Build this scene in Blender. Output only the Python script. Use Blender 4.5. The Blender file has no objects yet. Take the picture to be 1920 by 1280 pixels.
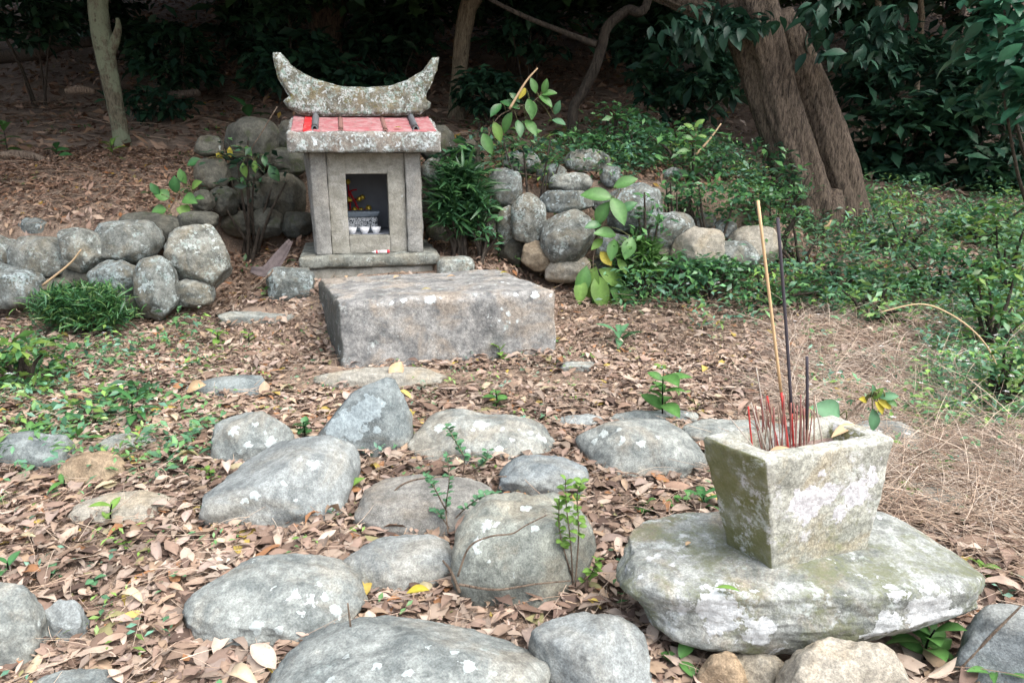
import bpy, math, random
import numpy as np

SC = bpy.context.scene
COL = SC.collection
R = math.radians
rng = np.random.default_rng(7)
random.seed(7)

# ---------------------------------------------------------------- camera, sky, sun, exposure
CAM_H = 1.0
PITCH = R(15.1)
FPX = 1313.0                      # focal length in pixels of a 1920 px wide frame
cam_data = bpy.data.cameras.new('camera')
cam_data.lens = 36.0 * FPX / 1920.0
cam_data.sensor_width = 36.0
cam_data.clip_start = 0.05
cam_data.clip_end = 400.0
cam = bpy.data.objects.new('camera', cam_data)
COL.objects.link(cam)
cam.location = (0, 0, CAM_H)
cam.rotation_euler = (R(90) - PITCH, 0, 0)
SC.camera = cam

SUN_EL, SUN_AZ = R(60), R(128)    # azimuth clockwise from +Y: behind the camera, to its right
world = bpy.data.worlds.new('World')
SC.world = world
world.use_nodes = True
wn, wl = world.node_tree.nodes, world.node_tree.links
bg = wn['Background']
sky = wn.new('ShaderNodeTexSky')
sky.sky_type = 'NISHITA'
sky.sun_disc = False
sky.sun_elevation = SUN_EL
sky.sun_rotation = SUN_AZ
sky.air_density = 1.0
sky.dust_density = 5.0
sky.ozone_density = 0.6
hsv = wn.new('ShaderNodeHueSaturation')
hsv.inputs['Saturation'].default_value = 0.62
wl.new(sky.outputs[0], hsv.inputs['Color'])
wl.new(hsv.outputs[0], bg.inputs['Color'])
bg.inputs['Strength'].default_value = 0.15
sd = bpy.data.lights.new('sun', 'SUN')
sd.energy = 1.0
sd.angle = R(60)
sd.color = (1.0, 0.985, 0.96)
sun = bpy.data.objects.new('sun', sd)
COL.objects.link(sun)
sun.location = (3, -6, 9)
sun.rotation_euler = (R(90) - SUN_EL, 0, -SUN_AZ + R(180))
vs = SC.view_settings
vs.view_transform = 'Standard'
vs.look = 'None'
vs.exposure = 1.45
vs.gamma = 1.0
vs.use_curve_mapping = False
SC.cycles.use_denoising = True
SC.cycles.max_bounces = 5
SC.cycles.diffuse_bounces = 3
SC.cycles.glossy_bounces = 2
SC.cycles.transmission_bounces = 2
SC.cycles.caustics_reflective = False
SC.cycles.caustics_refractive = False

# ---------------------------------------------------------------- geometry helpers
cP, sP = math.cos(PITCH), math.sin(PITCH)

def ray(u, v):
    a, b = (u - 960) / FPX, (640 - v) / FPX
    return np.array([a, cP + b * sP, -sP + b * cP])

def at(u, v, Y):
    """point on the line of sight (u, v) at forward distance Y"""
    d = ray(u, v)
    return np.array([0, 0, CAM_H]) + d * (Y / d[1])

def slope(v):
    d = ray(960, v)
    return -d[2] / d[1]

def dep(p):
    return p[1] * cP + (CAM_H - p[2]) * sP

def sstep(x):
    x = np.clip(x, 0, 1)
    return x * x * (3 - 2 * x)

_perm = np.random.default_rng(3).permutation(256)
_perm = np.concatenate([_perm, _perm, _perm])
_grad = np.random.default_rng(4).normal(size=(256, 3))
_grad /= np.linalg.norm(_grad, axis=1)[:, None]

def pnoise(P):
    P = np.asarray(P, float)
    i = np.floor(P).astype(int)
    f = P - i
    w = f * f * f * (f * (f * 6 - 15) + 10)
    i &= 255
    out = 0
    for dx in (0, 1):
        for dy in (0, 1):
            for dz in (0, 1):
                h = _perm[_perm[_perm[(i[:, 0] + dx) & 255] + ((i[:, 1] + dy) & 255)] + ((i[:, 2] + dz) & 255)] & 255
                g = _grad[h]
                d = f - np.array([dx, dy, dz])
                ww = (w[:, 0] if dx else 1 - w[:, 0]) * (w[:, 1] if dy else 1 - w[:, 1]) * (w[:, 2] if dz else 1 - w[:, 2])
                out = out + ww * (g * d).sum(1)
    return out * 1.6

def fbm(P, octaves=3, gain=0.5):
    P = np.asarray(P, float)
    a, s, o = 1.0, 1.0, 0
    for k in range(octaves):
        o = o + a * pnoise(P * s + 17.3 * k)
        a *= gain
        s *= 2.03
    return o

def link(name, data, parent=None):
    o = bpy.data.objects.new(name, data)
    COL.objects.link(o)
    if parent is not None:
        o.parent = parent
    return o

def empty(name, loc=(0, 0, 0), rz=0.0):
    o = bpy.data.objects.new(name, None)
    COL.objects.link(o)
    o.location = loc
    o.rotation_euler = (0, 0, rz)
    o.empty_display_size = 0.1
    return o

def tag(o, label, cat=None, group=None, kind=None):
    if label: o['label'] = label
    if cat: o['category'] = cat
    if group: o['group'] = group
    if kind: o['kind'] = kind
    return o

def mesh_data(name, V, F, mat, C=None, smooth=True):
    """V (n,3); F: list of index arrays (m,3)/(m,4); C per-vertex colour"""
    me = bpy.data.meshes.new(name)
    V = np.ascontiguousarray(V, dtype=np.float32)
    if not isinstance(F, (list, tuple)):
        F = [F]
    F = [np.asarray(f, dtype=np.int32) for f in F if len(f)]
    loops = np.concatenate([f.ravel() for f in F])
    sizes = np.concatenate([np.full(len(f), f.shape[1], np.int32) for f in F])
    starts = np.concatenate([[0], np.cumsum(sizes)[:-1]]).astype(np.int32)
    me.vertices.add(len(V))
    me.vertices.foreach_set('co', V.ravel())
    me.loops.add(len(loops))
    me.loops.foreach_set('vertex_index', loops)
    me.polygons.add(len(sizes))
    me.polygons.foreach_set('loop_start', starts)
    me.polygons.foreach_set('loop_total', sizes)
    me.polygons.foreach_set('use_smooth', np.full(len(sizes), smooth))
    if C is not None:
        at_ = me.color_attributes.new('Col', 'FLOAT_COLOR', 'POINT')
        c4 = np.ones((len(V), 4), np.float32)
        c4[:, :3] = C
        at_.data.foreach_set('color', c4.ravel())
    me.update(calc_edges=True)
    me.validate()
    if mat is not None:
        me.materials.append(mat)
    return me

def mobj(name, V, F, mat, parent=None, C=None, smooth=True, origin=None):
    V = np.asarray(V, float)
    if origin is not None:
        V = V - np.asarray(origin)
    o = link(name, mesh_data(name, V, F, mat, C, smooth), parent)
    if origin is not None:
        o.location = origin
    return o

class Soup:
    def __init__(s):
        s.V, s.Q, s.T, s.C, s.n = [], [], [], [], 0
    def add(s, V, F, C=None):
        F = np.asarray(F)
        s.V.append(V)
        (s.Q if F.shape[1] == 4 else s.T).append(F + s.n)
        c = np.zeros((len(V), 3)) + (0.5 if C is None else np.asarray(C))
        s.C.append(c)
        s.n += len(V)
    def build(s, name, mat, parent=None, smooth=True, origin=None):
        F = []
        if s.Q: F.append(np.concatenate(s.Q))
        if s.T: F.append(np.concatenate(s.T))
        return mobj(name, np.concatenate(s.V), F, mat, parent, np.concatenate(s.C), smooth, origin)

_cs = {}
def cube_grid(n):
    """unit cube surface grid with shared vertices: V in [-1,1], quads"""
    if n in _cs: return _cs[n]
    return _cs.setdefault(n, box_grid(*[np.linspace(-1, 1, n + 1)] * 3))

def box_grid(gx, gy, gz):
    V, Q, off = [], [], 0
    def face(a, b, fn, flip):
        nonlocal off
        A, B = np.meshgrid(a, b, indexing='ij')
        V.append(fn(A.ravel(), B.ravel()))
        i = np.arange(len(a) * len(b)).reshape(len(a), len(b))
        q = np.stack([i[:-1, :-1], i[1:, :-1], i[1:, 1:], i[:-1, 1:]], -1).reshape(-1, 4)
        Q.append((q[:, ::-1] if flip else q) + off)
        off += len(a) * len(b)
    S = lambda *c: np.stack(np.broadcast_arrays(*c), -1).astype(float)
    face(gx, gy, lambda a, b: S(a, b, gz[-1]), False)
    face(gx, gy, lambda a, b: S(a, b, gz[0]), True)
    face(gy, gz, lambda a, b: S(gx[-1], a, b), False)
    face(gy, gz, lambda a, b: S(gx[0], a, b), True)
    face(gx, gz, lambda a, b: S(a, gy[0], b), False)
    face(gx, gz, lambda a, b: S(a, gy[-1], b), True)
    V = np.concatenate(V); Q = np.concatenate(Q)
    _, idx, inv = np.unique(np.round(V, 6), axis=0, return_index=True, return_inverse=True)
    return V[idx], inv.ravel()[Q]

def axis_grid(lo, hi, cell, r):
    r = min(r, (hi - lo) * 0.4)
    n = max(1, int(round((hi - lo - 2 * r) / cell)))
    return np.concatenate([[lo, lo + r * .35], np.linspace(lo + r, hi - r, n + 1), [hi - r * .35, hi]])

def rough_box(lo, hi, cell=0.025, r=0.008, amp=0.003, freq=9.0, seed=0.0, warp=None, amp2=0.0):
    """stone block: rounded edges, uneven faces; warp maps points afterwards"""
    lo, hi = np.asarray(lo, float), np.asarray(hi, float)
    V, Q = box_grid(*[axis_grid(lo[i], hi[i], cell, r) for i in range(3)])
    rr = np.minimum(r, (hi - lo) * 0.4)
    q = np.clip(V, lo + rr, hi - rr)
    d = V - q
    L = np.linalg.norm(d / rr, axis=1)[:, None]
    n = (d / rr) / np.maximum(L, 1e-9)
    V = q + n * rr
    N = n / np.maximum(np.linalg.norm(n, axis=1)[:, None], 1e-9)
    V = V + N * (amp * fbm(V * freq + seed, 4, 0.55) + amp2 * fbm(V * 2.2 + seed + 9, 2))[:, None]
    # chipped edges
    edge = (np.abs(d / rr) > 0.3).sum(1) >= 2
    V = V - N * (edge * np.maximum(0, fbm(V * 14 + seed + 5, 2)) * r * 0.9)[:, None]
    if warp is not None:
        V = warp(V)
    return V, Q

def trilin(corners):
    """corners[(i,j,k)] -> world; unit cube map"""
    c = {k: np.asarray(v, float) for k, v in corners.items()}
    def f(V):
        x, y, z = V[:, 0:1], V[:, 1:2], V[:, 2:3]
        o = 0
        for (i, j, k), p in c.items():
            o = o + (x if i else 1 - x) * (y if j else 1 - y) * (z if k else 1 - z) * p
        return o
    return f

def tube(pts, rad, sides=8, cap=True):
    pts = np.asarray(pts, float)
    rad = np.zeros(len(pts)) + rad
    t = np.gradient(pts, axis=0)
    t /= np.maximum(np.linalg.norm(t, axis=1)[:, None], 1e-9)
    ref = np.array([1.0, 0.13, 0.07]) if abs(t[0, 0]) < 0.8 else np.array([0.05, 1.0, 0.1])
    V = []
    for i in range(len(pts)):
        b = np.cross(t[i], ref); b /= np.linalg.norm(b)
        ref = np.cross(b, t[i])
        a = np.linspace(0, 2 * math.pi, sides, endpoint=False)
        V.append(pts[i] + rad[i] * (np.cos(a)[:, None] * ref + np.sin(a)[:, None] * b))
    V = np.concatenate(V)
    i = np.arange(len(pts) * sides).reshape(len(pts), sides)
    q = np.stack([i[:-1], np.roll(i[:-1], -1, 1), np.roll(i[1:], -1, 1), i[1:]], -1).reshape(-1, 4)
    F = [q]
    if cap:
        n = len(V)
        V = np.concatenate([V, pts[:1], pts[-1:]])
        a = i[0]; b = i[-1]
        F.append(np.concatenate([np.stack([np.roll(a, -1), a, np.full(sides, n)], -1),
                                 np.stack([b, np.roll(b, -1), np.full(sides, n + 1)], -1)]))
    return V, F

def smooth_path(P, n=8):
    """Catmull-Rom through the rows of P (any number of columns)"""
    P = np.asarray(P, float)
    Q = np.concatenate([[2 * P[0] - P[1]], P, [2 * P[-1] - P[-2]]])
    out = []
    for i in range(len(P) - 1):
        a, b, c, d = Q[i:i + 4]
        for t in np.linspace(0, 1, n, endpoint=False):
            out.append(.5 * (2 * b + (c - a) * t + (2 * a - 5 * b + 4 * c - d) * t * t + (3 * b - a - 3 * c + d) * t ** 3))
    out.append(P[-1])
    return np.array(out)

def lathe(prof, sides=20):
    prof = np.asarray(prof, float)
    a = np.linspace(0, 2 * math.pi, sides, endpoint=False)
    V = np.stack([np.outer(prof[:, 0], np.cos(a)), np.outer(prof[:, 0], np.sin(a)), np.repeat(prof[:, 1:2], sides, 1)], -1).reshape(-1, 3)
    i = np.arange(len(prof) * sides).reshape(len(prof), sides)
    return V, np.stack([i[:-1], np.roll(i[:-1], -1, 1), np.roll(i[1:], -1, 1), i[1:]], -1).reshape(-1, 4)

# leaves: template along +X, width in Y, face up +Z, unit length
def leaf_template(ratio=0.42, seg=4, fold=0.12, curl=0.15, peak=0.45, wave=0.0, tip=1.0):
    t = np.linspace(0, 1, seg + 1)
    w = np.sin(math.pi * t ** (math.log(.5) / math.log(peak))) ** 0.8 * ratio / 2
    w = np.maximum(w, 0.012)
    w[-1] *= tip
    z = curl * (t - t * t) * 2
    V = []
    for i in range(seg + 1):
        s = wave * math.sin(i * 2.3)
        V += [(t[i], w[i], z[i] + fold * w[i] * 2 + s), (t[i], 0, z[i]), (t[i], -w[i], z[i] + fold * w[i] * 2 - s)]
    F = []
    for i in range(seg):
        a = 3 * i
        F += [(a + 1, a + 4, a + 3, a), (a + 2, a + 5, a + 4, a + 1)]
    return np.array(V), np.array(F)

def rot(yaw, pitch, roll):
    yaw, pitch, roll = np.broadcast_arrays(*[np.atleast_1d(np.asarray(a, float)) for a in (yaw, pitch, roll)])
    cy, sy, cp, sp, cr, sr = np.cos(yaw), np.sin(yaw), np.cos(pitch), np.sin(pitch), np.cos(roll), np.sin(roll)
    z = np.zeros_like(cy); o = z + 1
    Rz = np.stack([cy, -sy, z, sy, cy, z, z, z, o], -1).reshape(-1, 3, 3)
    Ry = np.stack([cp, z, -sp, z, o, z, sp, z, cp], -1).reshape(-1, 3, 3)   # positive pitch lifts the tip
    Rx = np.stack([o, z, z, z, cr, -sr, z, sr, cr], -1).reshape(-1, 3, 3)
    return Rz @ Ry @ Rx

def scatter(soup, tpl, pos, Rm, scale, col):
    V, F = tpl
    n, m = len(pos), len(V)
    scale = np.asarray(scale, float)
    S = scale[:, None, None] if scale.ndim == 1 else scale[:, None, :]
    W = np.einsum('nij,nmj->nmi', Rm, V[None] * S) + pos[:, None, :]
    soup.add(W.reshape(-1, 3), (F[None] + (np.arange(n) * m)[:, None, None]).reshape(-1, F.shape[1]),
             (np.asarray(col)[:, None, :] * np.tile([.93, 1.1, .93], m // 3 + 1)[:m][None, :, None]).reshape(-1, 3))

def strands(soup, P, rad, col, sides=3):
    """P (n,s,3) polylines, rad (n,) -> thin tapering tubes"""
    n, s, _ = P.shape
    t = np.gradient(P, axis=1)
    t /= np.maximum(np.linalg.norm(t, axis=2)[..., None], 1e-9)
    ref = np.array([0.31, 0.22, 0.92])
    b = np.cross(t, ref); b /= np.maximum(np.linalg.norm(b, axis=2)[..., None], 1e-6)
    c = np.cross(t, b)
    a = np.linspace(0, 2 * math.pi, sides, endpoint=False)
    tp = np.linspace(1, 0.45, s)[None, :, None, None]
    W = P[:, :, None, :] + rad[:, None, None, None] * tp * (np.cos(a)[None, None, :, None] * b[:, :, None, :] + np.sin(a)[None, None, :, None] * c[:, :, None, :])
    i = np.arange(s * sides).reshape(s, sides)
    q = np.stack([i[:-1], np.roll(i[:-1], -1, 1), np.roll(i[1:], -1, 1), i[1:]], -1).reshape(-1, 4)
    soup.add(W.reshape(-1, 3), (q[None] + (np.arange(n) * s * sides)[:, None, None]).reshape(-1, 4), np.repeat(col, s * sides, axis=0))

# ---------------------------------------------------------------- materials
class Mat:
    def __init__(s, name):
        s.m = bpy.data.materials.new(name)
        s.m.use_nodes = True
        s.n, s.l = s.m.node_tree.nodes, s.m.node_tree.links
        s.b = s.n['Principled BSDF']
        s.b.inputs['Specular IOR Level'].default_value = 0.3
        g = s.n.new('ShaderNodeNewGeometry')
        s.pos, s.nor = g.outputs['Position'], g.outputs['Normal']
    def set(s, sock, v):
        if isinstance(v, bpy.types.NodeSocket): s.l.new(v, sock)
        elif isinstance(v, (tuple, list)) and len(v) == 3 and sock.type == 'RGBA': sock.default_value = (*v, 1)
        else: sock.default_value = v
    def noise(s, scale, detail=6, rough=0.6, vec=None, dist=0.0):
        n = s.n.new('ShaderNodeTexNoise')
        s.set(n.inputs['Scale'], scale); n.inputs['Detail'].default_value = detail
        n.inputs['Roughness'].default_value = rough; n.inputs['Distortion'].default_value = dist
        s.l.new(vec if vec is not None else s.pos, n.inputs['Vector'])
        return n.outputs['Fac']
    def voro(s, scale, vec=None, feature='F1', rand=1.0):
        n = s.n.new('ShaderNodeTexVoronoi'); n.feature = feature
        n.inputs['Scale'].default_value = scale; n.inputs['Randomness'].default_value = rand
        s.l.new(vec if vec is not None else s.pos, n.inputs['Vector'])
        return n.outputs['Distance']
    def step(s, x, lo, hi, a=0.0, b=1.0):
        n = s.n.new('ShaderNodeMapRange'); n.interpolation_type = 'SMOOTHSTEP'
        s.set(n.inputs['Value'], x)
        for k, v in zip(('From Min', 'From Max', 'To Min', 'To Max'), (lo, hi, a, b)): s.set(n.inputs[k], v)
        return n.outputs['Result']
    def math(s, op, a, b=0.0):
        n = s.n.new('ShaderNodeMath'); n.operation = op
        s.set(n.inputs[0], a); s.set(n.inputs[1], b)
        return n.outputs[0]
    def mix(s, f, a, b, mode='MIX'):
        n = s.n.new('ShaderNodeMix'); n.data_type = 'RGBA'; n.blend_type = mode
        s.set(n.inputs[0], f); s.set(n.inputs[6], a); s.set(n.inputs[7], b)
        return n.outputs[2]
    def stretch(s, vec, sc):
        n = s.n.new('ShaderNodeMapping'); n.inputs['Scale'].default_value = sc
        s.l.new(vec, n.inputs['Vector'])
        return n.outputs[0]
    def attr(s, name='Col'):
        n = s.n.new('ShaderNodeAttribute'); n.attribute_name = name
        return n.outputs['Color']
    def rnd(s):
        return s.n.new('ShaderNodeObjectInfo').outputs['Random']
    def up(s):
        n = s.n.new('ShaderNodeSeparateXYZ'); s.l.new(s.nor, n.inputs[0])
        return n.outputs['Z']
    def bump(s, h, strength=0.5, dist=0.01):
        n = s.n.new('ShaderNodeBump')
        n.inputs['Strength'].default_value = strength; n.inputs['Distance'].default_value = dist
        s.l.new(h, n.inputs['Height'])
        s.l.new(n.outputs[0], s.b.inputs['Normal'])
    def done(s, col, rough=0.85):
        s.set(s.b.inputs['Base Color'], col)
        s.set(s.b.inputs['Roughness'], rough)
        return s.m

def stone_mat(name, dark, light, tan, lichen=0.5, lichen2=0.5, moss=0.0, mosscol=(.16, .15, .03), lcol=(.47, .51, .50), l2col=(.30, .37, .35),
              tan_amt=0.5, scale=1.0, grain=0.28, black=0.3, vary=True, side_moss_shade=None, blobs=(), spk=.5):
    m = Mat(name)
    mid = m.noise(11 * scale, 10, .66)
    small = m.noise(55 * scale, 6, .7)
    fine = m.noise(240, 3, .75)
    c = m.mix(m.step(mid, .34, .66), dark, light)
    c = m.mix(m.math('MULTIPLY', m.step(m.noise(4.3 * scale, 8, .66, dist=.6), .47, .64), tan_amt), c, tan)
    c = m.mix(m.math('MULTIPLY', m.step(m.noise(7.1 * scale, 9, .72), .53, .66), black), c, tuple(x * .38 for x in dark))
    c = m.mix(spk, c, m.mix(m.step(small, .3, .7), (.22, .22, .22), (.78, .78, .77)), 'OVERLAY')
    c = m.mix(grain, c, m.mix(m.step(fine, .32, .68), (.05, .05, .05), (.95, .95, .93)), 'OVERLAY')
    if moss:
        mm = m.math('MULTIPLY', m.step(m.noise(6.0 * scale, 9, .74), .62 - .28 * moss, .74 - .28 * moss), m.step(small, .30, .55))
        c = m.mix(m.math('MULTIPLY', mm, .85), c, mosscol)
    if side_moss_shade is not None:                          # one-sided tint: moss on the pot, painted shade on the altar block
        ds, col_, amt = side_moss_shade
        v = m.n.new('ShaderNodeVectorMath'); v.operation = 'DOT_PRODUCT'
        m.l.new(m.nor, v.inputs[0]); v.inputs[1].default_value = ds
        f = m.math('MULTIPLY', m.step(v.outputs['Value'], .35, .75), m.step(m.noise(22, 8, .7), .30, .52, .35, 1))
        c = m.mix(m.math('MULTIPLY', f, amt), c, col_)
    # crusty lichen: thin blue-green film broken by the grain, then paler patches with ragged rims, then small rosettes
    f = m.math('MULTIPLY', m.step(m.noise(9 * scale, 9, .74), .66 - .2 * lichen2, .74 - .2 * lichen2), m.step(small, .40, .55))
    c = m.mix(m.math('MULTIPLY', f, .75), c, m.mix(m.step(m.noise(40, 3), .4, .6), l2col, lcol))
    g = m.math('MULTIPLY', m.step(m.noise(19 * scale, 8, .68, dist=.4), .70 - .16 * lichen, .725 - .16 * lichen), m.step(m.noise(2.3 * scale, 4, .6), .44, .58))
    g = m.math('MULTIPLY', g, m.step(small, .28, .42, .35, 1))
    wv = m.n.new('ShaderNodeVectorMath'); wv.operation = 'ADD'
    nz = m.n.new('ShaderNodeTexNoise'); nz.inputs['Scale'].default_value = 70; nz.inputs['Detail'].default_value = 4; m.l.new(m.pos, nz.inputs['Vector'])
    sc = m.n.new('ShaderNodeVectorMath'); sc.operation = 'SCALE'; sc.inputs['Scale'].default_value = .03; m.l.new(nz.outputs['Color'], sc.inputs[0])
    m.l.new(m.pos, wv.inputs[0]); m.l.new(sc.outputs[0], wv.inputs[1])
    dots = m.math('MULTIPLY', m.step(m.voro(24 * scale, wv.outputs[0]), .30, .20), m.step(m.noise(5.2 * scale, 4, .6), .66 - .14 * lichen, .70 - .14 * lichen))
    dots = m.math('MULTIPLY', dots, m.step(small, .3, .5, .3, 1))
    pale = m.math('MAXIMUM', g, dots)
    for (bx, by, bz, br) in blobs:                     # broad lichen colonies at given places
        d = m.n.new('ShaderNodeVectorMath'); d.operation = 'DISTANCE'
        m.l.new(wv.outputs[0], d.inputs[0]); d.inputs[1].default_value = (bx + .015, by + .015, bz + .015)
        dd = m.math('ADD', d.outputs['Value'], m.math('MULTIPLY', m.math('SUBTRACT', m.noise(34, 6, .65), .5), br * 2.0))
        pale = m.math('MAXIMUM', pale, m.math('MULTIPLY', m.step(dd, br, br * .86), m.step(small, .22, .36, .5, 1)))
    lc = m.mix(m.step(m.noise(90, 4, .7), .38, .62), tuple(x * .78 for x in lcol), tuple(min(1, x * 1.15) for x in lcol))
    c = m.mix(m.math('MULTIPLY', pale, .9), c, lc)
    if vary:
        r = m.rnd()
        c = m.mix(1.0, c, m.mix(r, (.74, .81, .87), (1.04, 1.05, 1.04)), 'MULTIPLY')
        c = m.mix(1.0, c, m.mix(m.noise(0.9, 1), (.78, .8, .82), (1.14, 1.12, 1.08)), 'MULTIPLY')
    h = m.math('ADD', m.math('MULTIPLY', mid, .8), m.math('ADD', m.math('MULTIPLY', small, .22), m.math('ADD', m.math('MULTIPLY', fine, .06), m.math('MULTIPLY', pale, .06))))
    m.bump(h, .8, .016)
    return m.done(c, .92)

GREYB = dict(dark=(.145, .160, .158), light=(.30, .315, .30), tan=(.31, .25, .18))
M = {}
M['boulder'] = stone_mat('boulder_stone', **GREYB, lichen=.25, lichen2=.25, tan_amt=.35, black=.18)
M['boulder_lichen'] = stone_mat('lichened_boulder', **GREYB, lichen=.95, lichen2=.5, tan_amt=.3, black=.15)
M['boulder_plain'] = stone_mat('plain_boulder', dark=(.175, .188, .188), light=(.31, .325, .32), tan=(.31, .26, .19), lichen=.08, lichen2=.08, tan_amt=.28, black=.12)
M['boulder_olive'] = stone_mat('olive_boulder', dark=(.145, .157, .145), light=(.275, .29, .262), tan=(.30, .235, .15), lichen=.25, lichen2=.3, tan_amt=.5, black=.2)
M['boulder_brown'] = stone_mat('brownish_boulder', dark=(.175, .165, .15), light=(.285, .27, .245), tan=(.29, .23, .17), lichen=.05, lichen2=.1, tan_amt=.5, black=.2)
M['boulder_tan'] = stone_mat('tan_boulder', dark=(.21, .155, .105), light=(.32, .25, .175), tan=(.34, .25, .16), lichen=0, lichen2=0, black=.1)
M['boulder_buff'] = stone_mat('buff_boulder', dark=(.26, .235, .195), light=(.39, .355, .30), tan=(.38, .30, .2), lichen=.1, lichen2=.1, black=.12)
M['wall_stone'] = stone_mat('wall_stone', dark=(.095, .10, .092), light=(.245, .25, .23), tan=(.24, .19, .12), lichen=.65, lichen2=.78, black=.45, tan_amt=.4, scale=1.2)
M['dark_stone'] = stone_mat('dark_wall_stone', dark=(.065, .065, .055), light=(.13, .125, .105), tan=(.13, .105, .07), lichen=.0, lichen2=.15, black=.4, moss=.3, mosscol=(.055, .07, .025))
M['slab'] = stone_mat('slab_stone', dark=(.15, .165, .155), light=(.34, .36, .345), tan=(.34, .265, .17), lichen=.55, lichen2=.6, moss=.62, mosscol=(.135, .15, .085),
                      lcol=(.52, .55, .56), l2col=(.35, .40, .38), tan_amt=.5, vary=False, black=.5, scale=1.2,
                      blobs=[(.40, 1.165, .15, .05), (.47, 1.155, .12, .035), (.72, 1.155, .13, .03), (.80, 1.17, .15, .05), (.85, 1.2, .12, .04), (.33, 1.19, .16, .03), (.70, 1.145, .09, .03)])
M['pot'] = stone_mat('pot_stone', dark=(.27, .28, .245), light=(.46, .47, .42), tan=(.34, .27, .16), lichen=.2, lichen2=.75, moss=.22, mosscol=(.23, .24, .13),
                     lcol=(.60, .60, .63), l2col=(.44, .48, .43), tan_amt=.5, scale=1.6, vary=False, black=.1, side_moss_shade=((-.93, -.33, -.1), (.115, .12, .03), .82),
                     blobs=[(.575, 1.240, .335, .040), (.618, 1.252, .350, .026), (.548, 1.228, .365, .016), (.690, 1.280, .335, .038), (.722, 1.292, .365, .018), (.600, 1.236, .402, .010),
                            (.660, 1.270, .302, .022), (.735, 1.296, .412, .008), (.715, 1.29, .385, .012)])
M['block'] = stone_mat('altar_stone', dark=(.135, .14, .142), light=(.31, .31, .30), tan=(.32, .265, .205), lichen=.3, lichen2=.4, tan_amt=.55, vary=False, black=.5, scale=1.1, lcol=(.55, .6, .6), side_moss_shade=((-.93, -.36, 0), (.055, .06, .052), .8),  # left face darkened in colour, as if turned from the light
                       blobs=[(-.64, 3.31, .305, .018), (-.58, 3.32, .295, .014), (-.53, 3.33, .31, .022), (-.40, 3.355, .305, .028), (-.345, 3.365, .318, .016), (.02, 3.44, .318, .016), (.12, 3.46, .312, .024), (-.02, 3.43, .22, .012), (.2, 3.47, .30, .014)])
M['shrine'] = stone_mat('shrine_stone', dark=(.17, .17, .16), light=(.27, .27, .255), tan=(.27, .25, .21), lichen=.08, lichen2=.2, tan_amt=.3, vary=False, black=.3, scale=1.4, spk=.3, grain=.25)
M['shrine_base'] = stone_mat('shrine_base_stone', dark=(.11, .12, .108), light=(.23, .24, .215), tan=(.23, .19, .13), lichen=.2, lichen2=.5, tan_amt=.3, vary=False, black=.45, scale=1.3)
M['panel'] = stone_mat('shrine_panel', dark=(.20, .195, .165), light=(.31, .305, .27), tan=(.34, .335, .31), lichen=.02, lichen2=.1, tan_amt=.7, vary=False, black=.2, scale=1.3, spk=.25, grain=.2)
M['eave'] = stone_mat('eave_stone', dark=(.13, .125, .115), light=(.25, .245, .225), tan=(.24, .19, .15), lichen=.75, lichen2=.9, lcol=(.54, .60, .62), l2col=(.35, .44, .43), vary=False, scale=1.4)
M['ridge'] = stone_mat('ridge_stone', dark=(.095, .095, .075), light=(.20, .198, .165), tan=(.20, .165, .085), lichen=.75, lichen2=.95, moss=.3, mosscol=(.14, .12, .02),
                       lcol=(.55, .61, .61), l2col=(.22, .34, .31), vary=False, scale=1.7)

def leaf_mat(name, trans=0.3, rough=0.5, spec=0.3, spots=True, col=None):
    m = Mat(name)
    c = m.attr() if col is None else m.mix(1.0, m.attr(), col, 'MULTIPLY')
    c = m.mix(1.0, c, m.mix(m.noise(45, 4, .6), (.62, .62, .62), (1.35, 1.35, 1.35)), 'MULTIPLY')
    if spots:
        c = m.mix(m.math('MULTIPLY', m.step(m.noise(120, 3, .6), .62, .7), .5), c, m.mix(1.0, c, (.45, .36, .3), 'MULTIPLY'))
    m.set(m.b.inputs['Base Color'], c)
    m.b.inputs['Roughness'].default_value = rough
    m.b.inputs['Specular IOR Level'].default_value = spec
    if trans:
        t = m.n.new('ShaderNodeBsdfTranslucent'); m.set(t.inputs['Color'], c)
        x = m.n.new('ShaderNodeMixShader'); x.inputs[0].default_value = trans
        m.l.new(m.b.outputs[0], x.inputs[1]); m.l.new(t.outputs[0], x.inputs[2])
        m.l.new(x.outputs[0], m.n['Material Output'].inputs['Surface'])
    return m.m
M['litter'] = leaf_mat('dead_leaf', trans=.12, rough=.75, spec=.2)
M['straw'] = leaf_mat('straw', trans=0, rough=.8, spec=.15, spots=False)
M['weed'] = leaf_mat('weed_leaf', trans=.3, rough=.40, spec=.55, spots=False)
M['canopy'] = leaf_mat('tree_leaf', trans=.15, rough=.5, spec=.3, spots=False)
M['leaf_mid'] = leaf_mat('mid_green_leaf', .3, .42, .45, True, (.085, .205, .055))
M['leaf_dark'] = leaf_mat('dark_green_leaf', .22, .36, .5, True, (.05, .15, .05))
M['leaf_light'] = leaf_mat('pale_green_leaf', .35, .5, .35, True, (.15, .275, .06))
M['leaf_yellow'] = leaf_mat('yellow_leaf', .35, .55, .3, True, (.42, .36, .05))
M['leaf_blue'] = leaf_mat('blue_green_leaf', .25, .5, .35, False, (.085, .20, .10))
M['leaf_tan'] = leaf_mat('tan_leaf', .15, .75, .2, True, (.47, .33, .2))

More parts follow.
